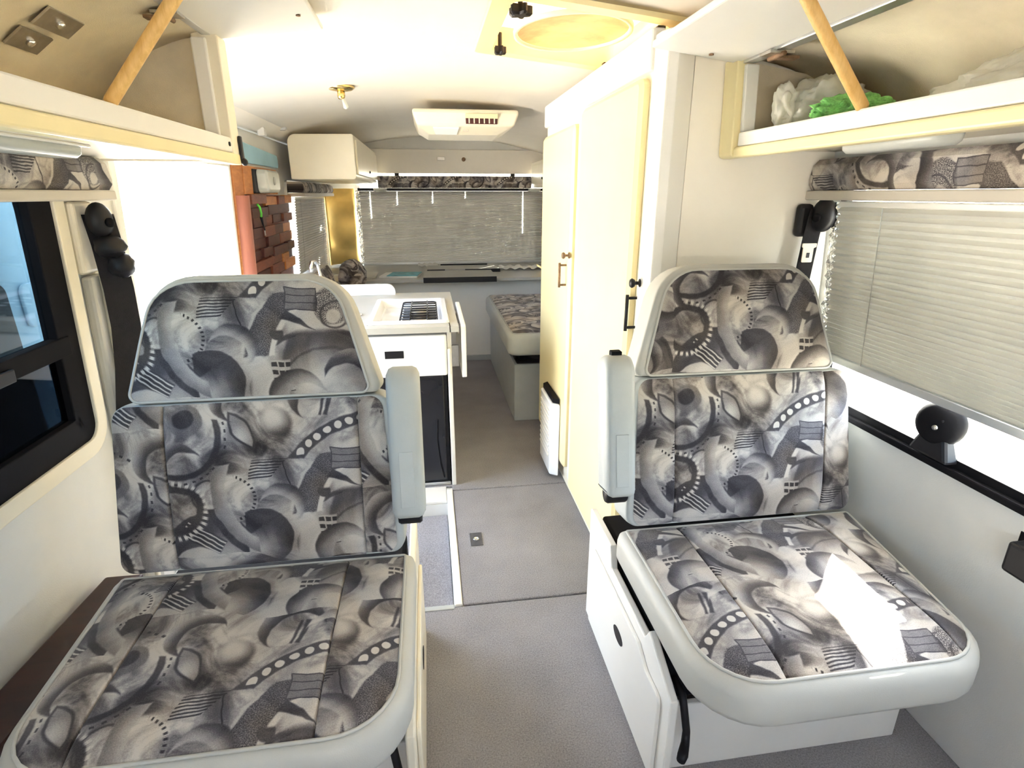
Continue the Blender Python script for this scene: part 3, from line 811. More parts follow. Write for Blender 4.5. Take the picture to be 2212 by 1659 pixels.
# rear blind, pierced where the cords run
rb = root('pleated_blind', 'grey pleated blind drawn right across the rear window', 'blind', (0.25, 5.43, 0.72))
NP = 44; zt, zb = 1.379, 0.745
zs = []
for i in range(NP): zs += [(zt + (zb - zt) * i / NP, 5.44), (zt + (zb - zt) * (i + 0.5) / NP, 5.427)]
zs.append((zb, 5.44))
slit = {-0.50: (0, 16), -0.26: (0, 8), 0.06: (0, 7), 0.36: (0, 4), 0.90: (0, 26)}
xsb = sorted([-0.606, 1.10] + [k - 0.0035 for k in slit] + [k + 0.0035 for k in slit])
cloth = MB()
for a, b in zip(xsb, xsb[1:]):
    mid = (a + b) / 2; hole = None
    for k, rng in slit.items():
        if abs(mid - k) < 1e-3: hole = rng
    if hole is None: cloth.sheet([[(a, y, z) for z, y in zs], [(b, y, z) for z, y in zs]])
    else:
        sub_ = zs[hole[1] * 2:]
        cloth.sheet([[(a, y, z) for z, y in sub_], [(b, y, z) for z, y in sub_]])
        for i in range(hole[0], hole[1]):
            seg_ = zs[i * 2:i * 2 + 2]
            cloth.sheet([[(a, y, z) for z, y in seg_], [(b, y, z) for z, y in seg_]])
cloth.build('pleated_cloth', 'blindg', rb, solid=0.001)
box('bottom_rail', -0.606, 1.10, 5.424, 5.446, 0.7222, 0.745, 'alu', rb, bev=0.003)

# foil insulation beside the windows
def foil_strip(label, pts, wvec, seed):
    grid = []
    for i, p in enumerate(pts):
        row = []
        for j in range(6):
            q = Vector(p) + Vector(wvec) * (j / 5)
            q += Vector((noise.noise(Vector((i * 0.9, j * 1.3, seed))), noise.noise(Vector((i * 1.1, j * 0.7, seed + 4))), 0.4 * noise.noise(Vector((i, j, seed + 9))))) * 0.010
            row.append(q)
        grid.append(row)
    return tag(MB().sheet(grid).build('foil_insulation', 'foil', None, solid=0.001), label, 'insulation')
foil_strip('crinkled silver foil strip beside the right window blind', [(XR(1.33 - 0.45 * i / 60) - 0.040, 1.432, 1.33 - 0.45 * i / 60) for i in range(61)], (0.004, 0.035, 0), 1.0)
foil_strip('crinkled silver foil strip at the left edge of the rear blind', [(-0.592, 5.425, 1.385 - 0.66 * i / 60) for i in range(61)], (-0.035, 0.02, 0), 6.0)

# gold corner panels at the rear
def corner_panel(a, b, label, bend):
    a, b = Vector(a), Vector(b); pts = []
    for i in range(13):
        t = i / 12; p = a + (b - a) * t; p += Vector((bend[0], bend[1], 0)) * math.sin(math.pi * t); pts.append(p)
    o = MB().sheet([[Vector((p.x, p.y, 0.74)), Vector((p.x, p.y, 1.05)), Vector((p.x, p.y, 1.40))] for p in pts]).build('corner_panel', 'gold', None, smooth=True, solid=0.006)
    tag(o, label, 'panel')
corner_panel((-0.885, 5.33, 0), (-0.64, 5.46, 0), 'curved gold panel in the left rear corner beside the rear blind', (-0.03, 0.03))
corner_panel((1.10, 5.46, 0), (1.13, 5.38, 0), 'narrow gold panel at the right end of the rear blind', (0.01, 0.01))

# ================================================================== SEAT BELTS AND FITTINGS ON THE PILLARS
lc = root('pillar_cover', 'beige plastic pillar cover behind the left window', 'cover', (-0.91, 1.73, 0.3))
box('upper_box', -0.985, -0.960, 1.645, 1.745, 1.145, 1.333, 'cream', lc, bev=0.012, fn=shL, seg=3)
MB().box(-0.985, -0.955, 1.66, 1.76, 0.05, 1.14, shL).build('lower_cover', 'vinylw', lc, bev=0.01)
box('cover_rib', -0.957, -0.945, 1.695, 1.715, 0.05, 1.14, 'cream', lc, bev=0.004, fn=shL)
sl = tag(box('wall_slot', -0.984, -0.978, 1.608, 1.630, 1.185, 1.315, 'black', None, bev=0.004, fn=shL), 'narrow black slot on the wall beside the left window', 'slot')
def belt(side, label, path, wdir, reel, tongue, wid=0.024):
    r = root('seat_belt', label, 'seat belt', reel)
    W = Vector(wdir).normalized() * wid
    pts = [Vector(p) for p in path]
    MB().sheet([[p - W for p in pts], [p + W for p in pts]]).build('strap', 'strap', r, solid=0.003)
    rl = Vector(reel)
    rc = blob('reel_cover', (0, 0, 0), (0.030, 0.036, 0.046), 'black', 1.0, 0.0, 3, parent=None)
    for v in rc.data.vertices: v.co += rl
    rc.parent = r; rc.matrix_parent_inverse = Matrix.Translation(-r.location)
    MB().lathe(rl + Vector((0.028 * side, -0.012, -0.006)), (side, -0.5, 0), [(0.012, 0), (0.012, 0.006), (0.006, 0.008), (0, 0.008)], 14).build('bolt_cap', 'rubber', rc, smooth=True)
    t = Vector(tongue)
    return r, t
r, t = belt(1, 'black seat belt hanging beside the doorway behind the left seat', [(-0.868, 1.690, 1.30), (-0.862, 1.692, 1.22), (-0.862, 1.700, 1.10), (-0.866, 1.702, 0.995), (-0.872, 1.685, 0.88), (-0.885, 1.66, 0.75)], (0.8, 0.6, 0), (-0.866, 1.690, 1.285), (0, 0, 0), 0.036)
blob('guide_loop', (-0.856, 1.692, 1.215), (0.036, 0.036, 0.030), 'black', 4.0, 0.18, 3, parent=r).matrix_parent_inverse = Matrix.Translation(-r.location)
blob('buckle_tongue', (-0.842, 1.700, 1.165), (0.030, 0.030, 0.034), 'black', 7.0, 0.2, 3, parent=r).matrix_parent_inverse = Matrix.Translation(-r.location)
r, t = belt(-1, 'black seat belt with a pale tongue, hanging behind the right seat', [(1.088, 1.490, 1.31), (1.080, 1.492, 1.24), (1.073, 1.494, 1.10), (1.068, 1.496, 0.95), (1.066, 1.498, 0.78)], (1, -0.05, 0), (1.098, 1.478, 1.295), (0, 0, 0))
tg = [(p.x, 1.486, p.y) for p in rpoly([(1.058, 1.165, 0.003), (1.090, 1.165, 0.003), (1.090, 1.205, 0.002), (1.098, 1.208, 0.002), (1.098, 1.218, 0.002), (1.054, 1.218, 0.002), (1.054, 1.208, 0.002), (1.058, 1.205, 0.002)], seg=2)]
to = MB().prism(tg, (0, 0.003, 0)).build('tongue', 'cream', r, bev=0)
box('tongue_slot', 1.070, 1.079, 1.4845, 1.4858, 1.178, 1.192, 'black', to, bev=0.0)
box('anchor_block', 1.040, 1.085, 1.500, 1.528, 1.235, 1.325, 'black', r, bev=0.012, seg=3)

# round black suction mount on the right sill and black block low on the wall
sm = root('suction_mount', 'round black suction mount standing on the right window sill', 'mount', (1.165, 1.045, 0.755))
MB().lathe((1.175, 1.045, 0.842), (-1, -0.35, 0.1), [(0.0, -0.016), (0.040, -0.014), (0.050, -0.004), (0.053, 0.006), (0.050, 0.018), (0.040, 0.027), (0.022, 0.033), (0, 0.035)], 28).build('disc', 'rubber', sm, smooth=True)
MB().loft([[(1.15, 0.99, 0.758), (1.19, 0.99, 0.758), (1.19, 1.10, 0.758), (1.15, 1.10, 0.758)], [(1.155, 1.012, 0.815), (1.185, 1.012, 0.815), (1.185, 1.078, 0.815), (1.155, 1.078, 0.815)]]).build('foot', 'black', sm, bev=0.008)
MB().lathe((1.146, 1.033, 0.838), (-1, -0.35, 0.1), [(0.006, 0), (0.006, 0.006), (0, 0.007)], 12).build('button', 'steel', sm, smooth=True)
box('tab', 1.148, 1.156, 1.02, 1.07, 0.853, 0.860, 'black', sm, bev=0.002)
bb = root('grab_block', 'black plastic block low on the right wall at the picture edge', 'block', (1.19, 0.78, 0.64))
box('body', 1.155, 1.199, 0.72, 0.822, 0.605, 0.675, 'black', bb, bev=0.008, seg=3)
box('base_plate', 1.197, 1.2035, 0.70, 0.835, 0.595, 0.685, 'rubber', bb, bev=0.002)

# ================================================================== THE TWO PASSENGER SEATS
def seat(xc, hw, yf, yb, zs_, side, label, uvk, taper=0.0, ash=0.0):
    """side=+1: the aisle (armrest, side panel) is on the +x side"""
    R_ = root('passenger_seat', label, 'seat', (xc, (yf + yb) / 2, 0.0))
    xa = xc + side * hw            # aisle edge of the cushion
    # base box
    def bx(n, a0, a1, *rest, **k):
        lo, hi = sorted((xa + side * a0, xa + side * a1)); return box(n, lo, hi, *rest, **k)
    pts = [(0.86, 0.0), (1.50, 0.0), (1.50, 0.40), (1.30, 0.40), (1.28, 0.335), (1.02, 0.335), (1.00, 0.37), (0.86, 0.30)]
    sx0, sx1 = (xa - 0.024 * side, xa - 0.004 * side)
    MB().prism([(min(sx0, sx1), p[0], p[1]) for p in pts], (0.020, 0, 0)).build('side_panel', 'white' if side < 0 else 'cream', R_, bev=0.004)
    dr = MB().prism([(xa - 0.004 * side if side > 0 else xa - 0.006, p.x, p.y) for p in rpoly([(0.90, 0.02, 0.01), (1.44, 0.02, 0.01), (1.44, 0.30, 0.02), (1.04, 0.30, 0.01), (0.98, 0.27, 0.02), (0.90, 0.27, 0.02)])], (0.010, 0, 0)).build('side_door', 'white' if side < 0 else 'cream', R_, bev=0.003)
    MB().prism([(xa + (0.007 if side > 0 else -0.0075), 1.165 + 0.036 * math.cos(q), 0.205 + 0.019 * math.sin(q)) for q in [2 * math.pi * i / 20 for i in range(20)]], (0.0012, 0, 0)).build('finger_hole', 'black', dr)
    bx('front_panel', -0.03, -2 * hw + 0.03, 0.93, 0.948, 0.0, 0.205, 'white', parent=R_, bev=0.004)
    bx('outer_panel', -2 * hw + 0.03, -2 * hw + 0.05, 0.949, 1.50, 0.0, 0.34, 'white', parent=R_, bev=0.003)
    bx('seat_frame', -0.035, -2 * hw + 0.06, 0.955, 1.48, 0.20, zs_ - 0.098, 'rubber', parent=R_, bev=0.01)
    # recline crank
    cx = xa - side * 0.055
    MB().tube([(cx, 0.95, 0.27), (cx, 0.905, 0.27), (cx, 0.893, 0.25), (cx + 0.01, 0.885, 0.18), (cx + 0.005, 0.875, 0.155), (cx - 0.012, 0.850, 0.153), (cx - 0.022, 0.838, 0.153)], [0.009, 0.009, 0.009, 0.009, 0.010, 0.012, 0.010], 10).build('crank', 'black', R_, smooth=True)
    # seat cushion
    D = yb - yf
    ol = rpoly([(-hw + (taper if side > 0 else 0), 0.0, 0.14), (hw - (taper if side < 0 else 0), 0.0, 0.14), (hw, D, 0.03), (-hw, D, 0.03)])
    sm_ = (-hw + 0.16, hw - 0.16)
    S0 = root_part = bpy.data.objects.new('seat_cushion', None); link(S0, R_); S0.empty_display_size = 0.05
    def sub(o_): return o_
    cushion(S0, (xc, yf, zs_), (1, 0, 0), (0, 1, 0), (0, 0, 1), ol, 0.095, 0.026, sm_, 0.020, uvs=uvk[0], cover='vinylw')
    # backrests
    lean = math.radians(12.0)
    T = Vector((0, math.sin(lean), math.cos(lean))); N = Vector((0, -math.cos(lean), math.sin(lean)))
    O = Vector((xc, yb - 0.022, zs_ + 0.012))
    S1 = bpy.data.objects.new('lower_backrest', None); link(S1, R_); S1.empty_display_size = 0.05
    hb = hw - 0.028
    ol = rpoly([(-hb - 0.008, 0.0, 0.035), (hb + 0.008, 0.0, 0.035), (hb - 0.012, 0.409, 0.040), (-hb + 0.012, 0.409, 0.040)])
    cushion(S1, O, (1, 0, 0), T, N, ol, 0.115, 0.005, (-hb + 0.125, hb - 0.09), 0.018, uvs=uvk[1], cover='vinyl', pipe=False, aside=side, ex=0.016)
    S2 = bpy.data.objects.new('upper_backrest', None); link(S2, R_); S2.empty_display_size = 0.05
    O2 = O + T * 0.410 + N * 0.006 + Vector((0.014 if side > 0 else -0.026, 0, 0))
    hu = hw - 0.066
    ol = rpoly([(-hu, 0.0, 0.022), (hu, 0.0, 0.022), (hu - 0.085, 0.290, 0.115), (-hu + 0.085, 0.290, 0.115)])
    cushion(S2, O2, (1, 0, 0), T, N, ol, 0.100, 0.006, (), 0.020, uv0=uvk[2], cover='vinylw', aside=side, ex=0.026, ey=0.012)
    # folded-up armrest on the aisle side
    ax0, ax1 = sorted((xa - side * (0.048 - ash), xa + side * (0.030 + ash)))
    arm = root_arm = bpy.data.objects.new('armrest', None); link(arm, R_); arm.empty_display_size = 0.05
    Oa = O + T * 0.112 + N * 0.03
    sec = rpoly([(-0.050, 0.0, 0.015), (0.050, 0.0, 0.015), (0.050, 0.362, 0.045), (-0.050, 0.362, 0.045)], sub=0.08)
    rg_ = []
    for xx, ins_ in ((ax0, 0.018), (ax0 + 0.006, 0.005), (ax0 + 0.016, 0.0), (ax1 - 0.016, 0.0), (ax1 - 0.006, 0.005), (ax1, 0.018)):
        rg_.append([Vector((xx, Oa.y, Oa.z)) + N * p.x + T * p.y for p in offset(sec, ins_)])
    pad = MB().loft(rg_).build('pad', 'vinyl', arm, smooth=True)
    fz = ax0 if side < 0 else ax1
    mid = (ax0 + ax1) / 2
    q0 = Vector((mid, Oa.y, Oa.z)) + N * 0.051
    MB().prism([q0 + Vector((-0.017, 0, 0)) + T * 0.03, q0 + Vector((0.017, 0, 0)) + T * 0.03, q0 + Vector((0.017, 0, 0)) + T * 0.165, q0 + Vector((-0.017, 0, 0)) + T * 0.165], N * 0.0025).build('inset_plate', 'vinyl', pad, bev=0.002)
    MB().lathe(Vector((ax0, Oa.y, Oa.z)) - N * 0.010 - T * 0.006, (1, 0, 0), [(0.0, 0.010), (0.020, 0.010), (0.024, 0.016), (0.024, ax1 - ax0 - 0.016), (0.020, ax1 - ax0 - 0.010), (0, ax1 - ax0 - 0.010)], 18).build('pivot', 'black', arm, smooth=True)
    top = Vector((mid, Oa.y, Oa.z)) + T * 0.361
    if side < 0: box('catch', mid - 0.014, mid + 0.014, top.y - 0.012, top.y + 0.012, top.z - 0.006, top.z + 0.012, 'rubber', arm, bev=0.003)
    return R_
seat(-0.425, 0.355, 0.705, 1.245, 0.480, 1, 'patterned passenger seat on the left, in front of the open doorway',
     ([(1.05, 0.30), (0.665, 0.53), (0.22, 0.60)], [(0.98, 0.52), (0.59, 0.836), (1.22, 0.13)], (0.80, 0.77)), taper=0.03, ash=0.004)
seat(0.826, 0.355, 0.700, 1.262, 0.482, -1, 'patterned passenger seat on the right, with a sunlit patch on its cushion',
     ([(1.55, 0.45), (0.776, 0.40), (0.20, 0.83)], [(1.02, 0.80), (0.62, 0.80), (0.05, 0.40)], (0.50, 0.77)), taper=0.09, ash=0.022)

# dark red board between the left seat and the wall
MB().prism([(-0.945, 0.62, 0.005), (-0.945, 1.46, 0.005), (-0.945, 1.46, 0.330), (-0.945, 0.62, 0.385)], (0.10, 0, 0)).build('floor_board_tmp', 'mahog', None, bev=0.006)
tag(bpy.data.objects['floor_board_tmp'], 'dark red wooden board wedged between the left seat and wall', 'board'); bpy.data.objects['floor_board_tmp'].name = 'wooden_board'

# ================================================================== WARDROBE
WD = root('wardrobe', 'tall cream wardrobe with two doors facing the aisle', 'wardrobe', (0.85, 2.2, 0.0))
box('body', 0.615, 1.10, 1.575, 2.97, 0.0, 1.70, 'cream', WD, bev=0.004)
co = [(0.606, 1.575), (0.606, 1.535), (0.615, 1.505), (0.640, 1.495), (0.699, 1.528), (0.699, 1.575)]
MB().loft([[(x, y, z) for (x, y) in co] for z in (0.0, 1.74)]).build('corner_post', 'white', WD, bev=0.004)
box('top_frame', 0.598, 0.64, 1.58, 2.97, 1.66, 1.76, 'white', WD, bev=0.01, seg=3)
def wdoor(y0, y1, z0, z1, m):
    pl = rpoly([(y0, z0, 0.03), (y1, z0, 0.03), (y1, z1, 0.03), (y0, z1, 0.03)], sub=0.3)
    return MB().loft([[(0.6145, p.x, p.y) for p in pl], [(0.598, p.x, p.y) for p in pl], [(0.588, p.x, p.y) for p in offset(pl, 0.014)]]).build('door', m, WD, bev=0)
d1 = wdoor(1.61, 2.235, 0.06, 1.650, 'yellow'); d2 = wdoor(2.335, 2.95, 0.10, 1.615, 'yellow')
def bar_handle(y, z0, z1, parent, x=0.588, m='black'):
    h = MB().tube([(x - 0.030, y, z0), (x - 0.030, y, z1)], 0.0055, 8).build('handle', m, parent, smooth=True)
    for z in (z0 + 0.010, z1 - 0.010):
        MB().tube([(x + 0.001, y, z), (x - 0.030, y, z)], 0.0045, 8).build('handle_post', m, h, smooth=True)
def knob(y, z, parent, x=0.588, m='black'):
    MB().lathe((x + 0.001, y, z), (-1, 0, 0), [(0.013, 0), (0.012, 0.003), (0.005, 0.005), (0.005, 0.016), (0.011, 0.019), (0.014, 0.026), (0.011, 0.031), (0, 0.033)], 18).build('knob', m, parent, smooth=True)
bar_handle(1.595, 0.955, 1.065, WD, 0.614); knob(1.560, 1.105, WD, 0.607)
bar_handle(2.385, 0.965, 1.070, d2, m='rust'); knob(2.345, 1.105, d2, m='rust')
box('seam_strip', 0.607, 0.612, 2.245, 2.325, 0.06, 1.65, 'white', WD, bev=0.002)  # plain white strip between the two doors
# heater low on the wardrobe side
HT = root('heater', 'white gas heater with a louvred front, low on the wardrobe side', 'heater', (0.575, 2.56, 0.02))
pl = [(0.586, 2.41), (0.545, 2.44), (0.545, 2.68), (0.586, 2.71)]
MB().loft([[(x, y, z) for (x, y) in pl] for z in (0.02, 0.40)]).build('case', 'enamel', HT, bev=0.008)
for i in range(10): box('louvre', 0.540, 0.548, 2.46, 2.66, 0.11 + i * 0.026, 0.122 + i * 0.026, 'white', HT, bev=0.002)
MB().loft([[(x, y, z) for (x, y) in ((0.584, 2.42), (0.556, 2.445), (0.556, 2.675), (0.584, 2.70))] for z in (0.401, 0.425)]).build('top_gap', 'rubber', HT, bev=0.002)  # black strip stands in for the shade in the gap above the case
for i, z in enumerate((0.08, 0.105, 0.13)): box('slot', 0.5470, 0.5485, 2.449, 2.458, z, z + 0.015, 'black', HT, bev=0)

# ================================================================== KITCHEN
KC = root('kitchen_unit', 'white kitchen unit with drawer facing the front, behind the left seat', 'cabinet', (-0.2, 2.8, 0.0))
box('side_board', 0.062, 0.082, 2.435, 3.30, 0.0, 0.775, 'white', KC, bev=0.003)
box('carcass', -0.50, 0.058, 2.60, 2.98, 0.0, 0.764, 'white', KC, bev=0.003)
box('rear_carcass', -0.86, 0.058, 2.985, 3.30, 0.0, 0.764, 'white', KC, bev=0.003)
dw = box('drawer', -0.45, 0.060, 2.405, 2.596, 0.575, 0.764, 'enamel', KC, bev=0.010, seg=3)
hs_ = box('handle_slot', -0.212, -0.130, 2.4035, 2.4075, 0.664, 0.698, 'black', dw, bev=0.001)  # flat black plate, the shade of the recess put into its colour
box('drawer_end', 0.0605, 0.078, 2.407, 2.434, 0.575, 0.700, 'white', KC, bev=0.006)
FR = root('fridge', 'dark fridge front under the kitchen drawer', 'fridge', (-0.2, 2.45, 0.02))
box('case', -0.50, 0.058, 2.455, 2.597, 0.02, 0.570, 'black', FR, bev=0.003)
box('front', -0.48, 0.040, 2.436, 2.454, 0.03, 0.565, 'fridge', FR, bev=0.004)
MB().tube([(0.005, 2.432, 0.35), (0.000, 2.424, 0.25), (0.012, 2.424, 0.12), (0.026, 2.432, 0.05)], 0.004, 8).build('door_edge_trim', 'rubber', FR, smooth=True)
box('plinth', -0.50, 0.055, 2.44, 2.455, 0.003, 0.019, 'alu', FR, bev=0.001)
WT = root('worktop', 'pale grey kitchen worktop with a hob let into it', 'worktop', (-0.2, 2.8, 0.79))
wt = MB()
for a in ((-0.52, -0.285, 2.40, 2.98), (-0.285, 0.080, 2.40, 2.47), (0.075, 0.115, 2.40, 3.32), (-0.285, 0.075, 3.06, 3.32), (-0.86, -0.285, 2.98, 3.32)): wt.box(a[0], a[1], a[2], a[3], 0.776, 0.802)
wt.build('top', 'vinylw', WT)
pu = [(p.x, 3.26, p.y) for p in rpoly([(-0.85, 0.803, 0.002), (-0.20, 0.803, 0.002), (-0.20, 0.865, 0.045), (-0.85, 0.865, 0.01)])]
MB().prism(pu, (0, 0.02, 0)).build('upstand', 'enamel', WT, bev=0.003)
# drop leaf on the right end of the worktop
DL = root('drop_leaf', 'folded-down white worktop leaf on the aisle side of the kitchen', 'leaf', (0.14, 2.6, 0.56))
MB().prism([(0.126, p.x, p.y) for p in rpoly([(2.425, 0.555, 0.01), (2.95, 0.555, 0.01), (2.95, 0.815, 0.03), (2.425, 0.800, 0.02)])], (0.022, 0, 0)).build('board', 'enamel', DL, bev=0.004)
for y in (2.55, 2.85): box('hinge', 0.116, 0.1255, y - 0.03, y + 0.03, 0.74, 0.775, 'steel', DL, bev=0.001)
box('stay', 0.083, 0.115, 2.46, 2.475, 0.60, 0.70, 'steel', DL, bev=0.002)
# hob
HB = root('gas_hob', 'sunken gas hob in a white enamel tray, black wire pan rest', 'hob', (-0.1, 2.76, 0.78))
o1 = rpoly([(-0.288, 2.468, 0.02), (0.078, 2.468, 0.02), (0.078, 3.065, 0.02), (-0.288, 3.065, 0.02)], sub=0.5)
rg_ = [[(p.x, p.y, 0.803) for p in o1], [(p.x, p.y, 0.815) for p in offset(o1, 0.004)], [(p.x, p.y, 0.815) for p in offset(o1, 0.026)], [(p.x, p.y, 0.775) for p in offset(o1, 0.042)], [(p.x, p.y, 0.770) for p in offset(o1, 0.050)]]
MB().loft(rg_, cap0=False).build('tray', 'enamel', HB, smooth=False, bev=0.003)
box('control_plate', -0.225, -0.150, 2.53, 2.66, 0.7705, 0.777, 'black', HB, bev=0.002)
box('burner_plate', -0.142, 0.022, 2.52, 3.00, 0.7705, 0.776, 'fridge', HB, bev=0.002)
for y in (2.64, 2.88): MB().lathe((-0.06, y, 0.776), (0, 0, 1), [(0.045, 0), (0.045, 0.006), (0.030, 0.007), (0.030, 0.013), (0.024, 0.015), (0, 0.015)], 20).build('burner', 'steel', HB, smooth=True)
pr = root_pr = bpy.data.objects.new('pan_rest', None); link(pr, HB); pr.empty_display_size = 0.05
fr_pts = rpoly([(-0.145, 2.515, 0.02), (0.025, 2.515, 0.02), (0.025, 3.005, 0.02), (-0.145, 3.005, 0.02)], sub=0.5, seg=4)
MB().tube([(p.x, p.y, 0.803) for p in fr_pts] + [(fr_pts[0].x, fr_pts[0].y, 0.803)], 0.004, 6).build('frame_wire', 'black', pr, smooth=True)
for y in (2.575, 2.64, 2.70, 2.76, 2.82, 2.88, 2.945):
    MB().tube([(-0.145, y, 0.805), (0.025, y, 0.805)], 0.0035, 6).build('wire', 'fridge', pr, smooth=True)
for x in (-0.10, -0.02):
    MB().tube([(x, 2.515, 0.809), (x, 3.005, 0.809)], 0.0035, 6).build('wire', 'fridge', pr, smooth=True)
# tap
TP = root('kitchen_tap', 'tall chrome kitchen tap at the back of the worktop', 'tap', (-0.575, 3.14, 0.803))
MB().lathe((-0.575, 3.14, 0.803), (0, 0, 1), [(0.022, 0), (0.022, 0.012), (0.015, 0.018), (0.014, 0.05), (0, 0.052)], 18).build('base', 'chrome', TP, smooth=True)
MB().tube([(-0.575, 3.14, 0.85), (-0.582, 3.14, 0.93), (-0.592, 3.135, 0.995), (-0.602, 3.12, 1.015), (-0.612, 3.10, 1.012), (-0.617, 3.09, 0.985), (-0.618, 3.088, 0.96)], 0.010, 12).build('spout', 'chrome', TP, smooth=True)
MB().tube([(-0.560, 3.14, 0.846), (-0.530, 3.13, 0.868)], 0.006, 8).build('lever', 'chrome', TP, smooth=True)
tag(MB().lathe((-0.365, 2.70, 0.8025), (0, 0, 1), [(0.035, 0), (0.036, 0.006), (0.030, 0.010), (0, 0.010)], 20).build('round_dish', 'enamel', None, smooth=True), 'small round white dish lying on the worktop left of the hob', 'dish')

# ================================================================== REAR LOUNGE
rs = root('rear_shelf_unit', 'white panelled box with a grey shelf under the rear window', 'shelf', (0.15, 4.9, 0.0))
box('front_panel', -0.955, 1.20, 4.60, 4.63, 0.0, 0.695, 'white', rs, bev=0.003)
box('skirting', -0.955, 1.20, 4.585, 4.60, 0.0, 0.045, 'vinyl', rs, bev=0.003)
box('shelf_top', -0.885, 1.17, 4.42, 5.48, 0.697, 0.722, 'greyboard', rs, bev=0.004)
# bench on the right
BR = root('bench', 'short bench on the right at the rear, patterned cushion', 'bench', (0.85, 3.7, 0.0))
box('front_panel', 0.485, 0.655, 3.20, 3.222, 0.0, 0.37, 'vinyl', BR, bev=0.004)
box('side_panel', 0.485, 0.505, 3.224, 4.57, 0.0, 0.37, 'vinyl', BR, bev=0.004)
box('inner_panel', 0.660, 1.15, 3.26, 3.28, 0.0, 0.37, 'white', BR, bev=0.004)
box('support', 0.53, 1.14, 3.30, 4.55, 0.371, 0.455, 'rubber', BR, bev=0.003)  # support coloured black for the shade in the gap under the cushion
MB().prism([(0.505, 3.218, 0.46), (0.72, 3.218, 0.46), (0.72, 3.218, 0.385), (0.60, 3.218, 0.40), (0.505, 3.218, 0.445)], (0, 0.05, 0)).build('bracket', 'black', BR)
bc = bpy.data.objects.new('bench_cushion', None); link(bc, BR); bc.empty_display_size = 0.05
ol = rpoly([(-0.36, 0.0, 0.06), (0.36, 0.0, 0.06), (0.36, 1.36, 0.03), (-0.36, 1.36, 0.06)])
cushion(bc, (0.79, 3.06, 0.585), (1, 0, 0), (0, 1, 0), (0, 0, 1), ol, 0.125, 0.03, (), 0.02, uv0=(0.4, 0.6), cover='vinyl')
# bench back cushion on the left
BL = root('bench', 'bench under the left rear window, dark patterned back cushion', 'bench', (-0.75, 4.1, 0.0))
box('bench_box', -0.88, -0.50, 3.45, 4.575, 0.0, 0.44, 'white', BL, bev=0.004)
s_, c_ = math.sin(0.25), math.cos(0.25)
lb_ = bpy.data.objects.new('back_cushion', None); link(lb_, BL); lb_.empty_display_size = 0.05
ol = rpoly([(-0.52, 0.0, 0.05), (0.52, 0.0, 0.05), (0.52, 0.42, 0.07), (-0.52, 0.42, 0.07)])
cushion(lb_, (-0.655, 3.88, 0.46), (0, -1, 0), (-s_, 0, c_), (c_, 0, s_), ol, 0.12, 0.012, (-0.17, 0.17), 0.03, uv0=(0.4, 0.3), cover='lip')
ls_ = bpy.data.objects.new('seat_cushion', None); link(ls_, BL); ls_.empty_display_size = 0.05
ol = rpoly([(-0.14, 0.0, 0.04), (0.14, 0.0, 0.04), (0.14, 0.93, 0.04), (-0.14, 0.93, 0.04)])
cushion(ls_, (-0.52, 3.47, 0.545), (1, 0, 0), (0, 1, 0), (0, 0, 1), ol, 0.10, 0.02, (), 0.02, uv0=(0.4, 0.6), cover='vinyl')
blob('bolster_end', (-0.57, 4.31, 0.775), (0.10, 0.06, 0.12), 'lip', 3.0, 0.15, 3, parent=None)
bo = bpy.data.objects['bolster_end']; bo.name = 'bolster_cushion'
uvl = bo.data.uv_layers.new(name='UVMap')
for lp in bo.data.loops:
    v_ = bo.data.vertices[lp.vertex_index].co; uvl.data[lp.index].uv = (0.4 + (v_.x + v_.y) / 0.3, 0.3 - v_.z / 0.3)
bo.data.materials[0] = MT['fabric']
tag(bo, 'rounded dark patterned bolster at the end of the left rear bench', 'cushion')

# things on the rear shelf
ft = root('folded_table', 'folded grey table leaf with dark edges on the rear shelf', 'table', (0.22, 4.55, 0.722))
box('leaf', -0.05, 0.52, 4.375, 4.78, 0.7225, 0.742, 'greyboard', ft, bev=0.003)
box('front_edge', -0.05, 0.52, 4.366, 4.3745, 0.700, 0.742, 'black', ft, bev=0.002)
box('upper_leaf', -0.02, 0.58, 4.80, 5.10, 0.7225, 0.748, 'greyboard', ft, bev=0.003)
box('hinge_bar', -0.02, 0.13, 4.784, 4.799, 0.7225, 0.750, 'black', ft, bev=0.002)
box('hinge_bar', 0.30, 0.60, 4.784, 4.799, 0.7225, 0.750, 'black', ft, bev=0.002)
box('rear_bar', 0.10, 0.52, 5.101, 5.115, 0.7225, 0.756, 'rubber', ft, bev=0.002)
bk = root('booklet', 'teal and white booklet lying on the left of the rear shelf', 'booklet', (-0.22, 4.7, 0.722))
MB().prism([(-0.40, 4.55, 0.7225), (-0.10, 4.52, 0.7225), (-0.06, 4.76, 0.7225), (-0.36, 4.79, 0.7225)], (0, 0, 0.012)).build('pages', 'white', bk, bev=0.001)
MB().prism([(-0.34, 4.548, 0.735), (-0.098, 4.522, 0.735), (-0.062, 4.758, 0.735), (-0.30, 4.782, 0.735)], (0, 0, 0.004)).build('cover', 'teal', bk, bev=0.001)
foil_strip('flattened silver foil lying on the right of the rear shelf', [(0.60 + 0.46 * i / 40, 4.86, 0.738 + 0.008 * math.sin(i * 0.9)) for i in range(41)], (0.02, 0.20, 0.004), 12.0)
foil_strip('small folded silver foil lying left of the table leaf', [(-0.10 + 0.18 * i / 24, 5.14, 0.738 + 0.006 * math.sin(i)) for i in range(25)], (0.0, 0.14, 0.01), 15.0)
tag(box('tray', -0.62, -0.42, 4.50, 4.80, 0.7225, 0.738, 'vinylw', None, bev=0.004), 'flat pale tray on the far left of the rear shelf', 'tray')
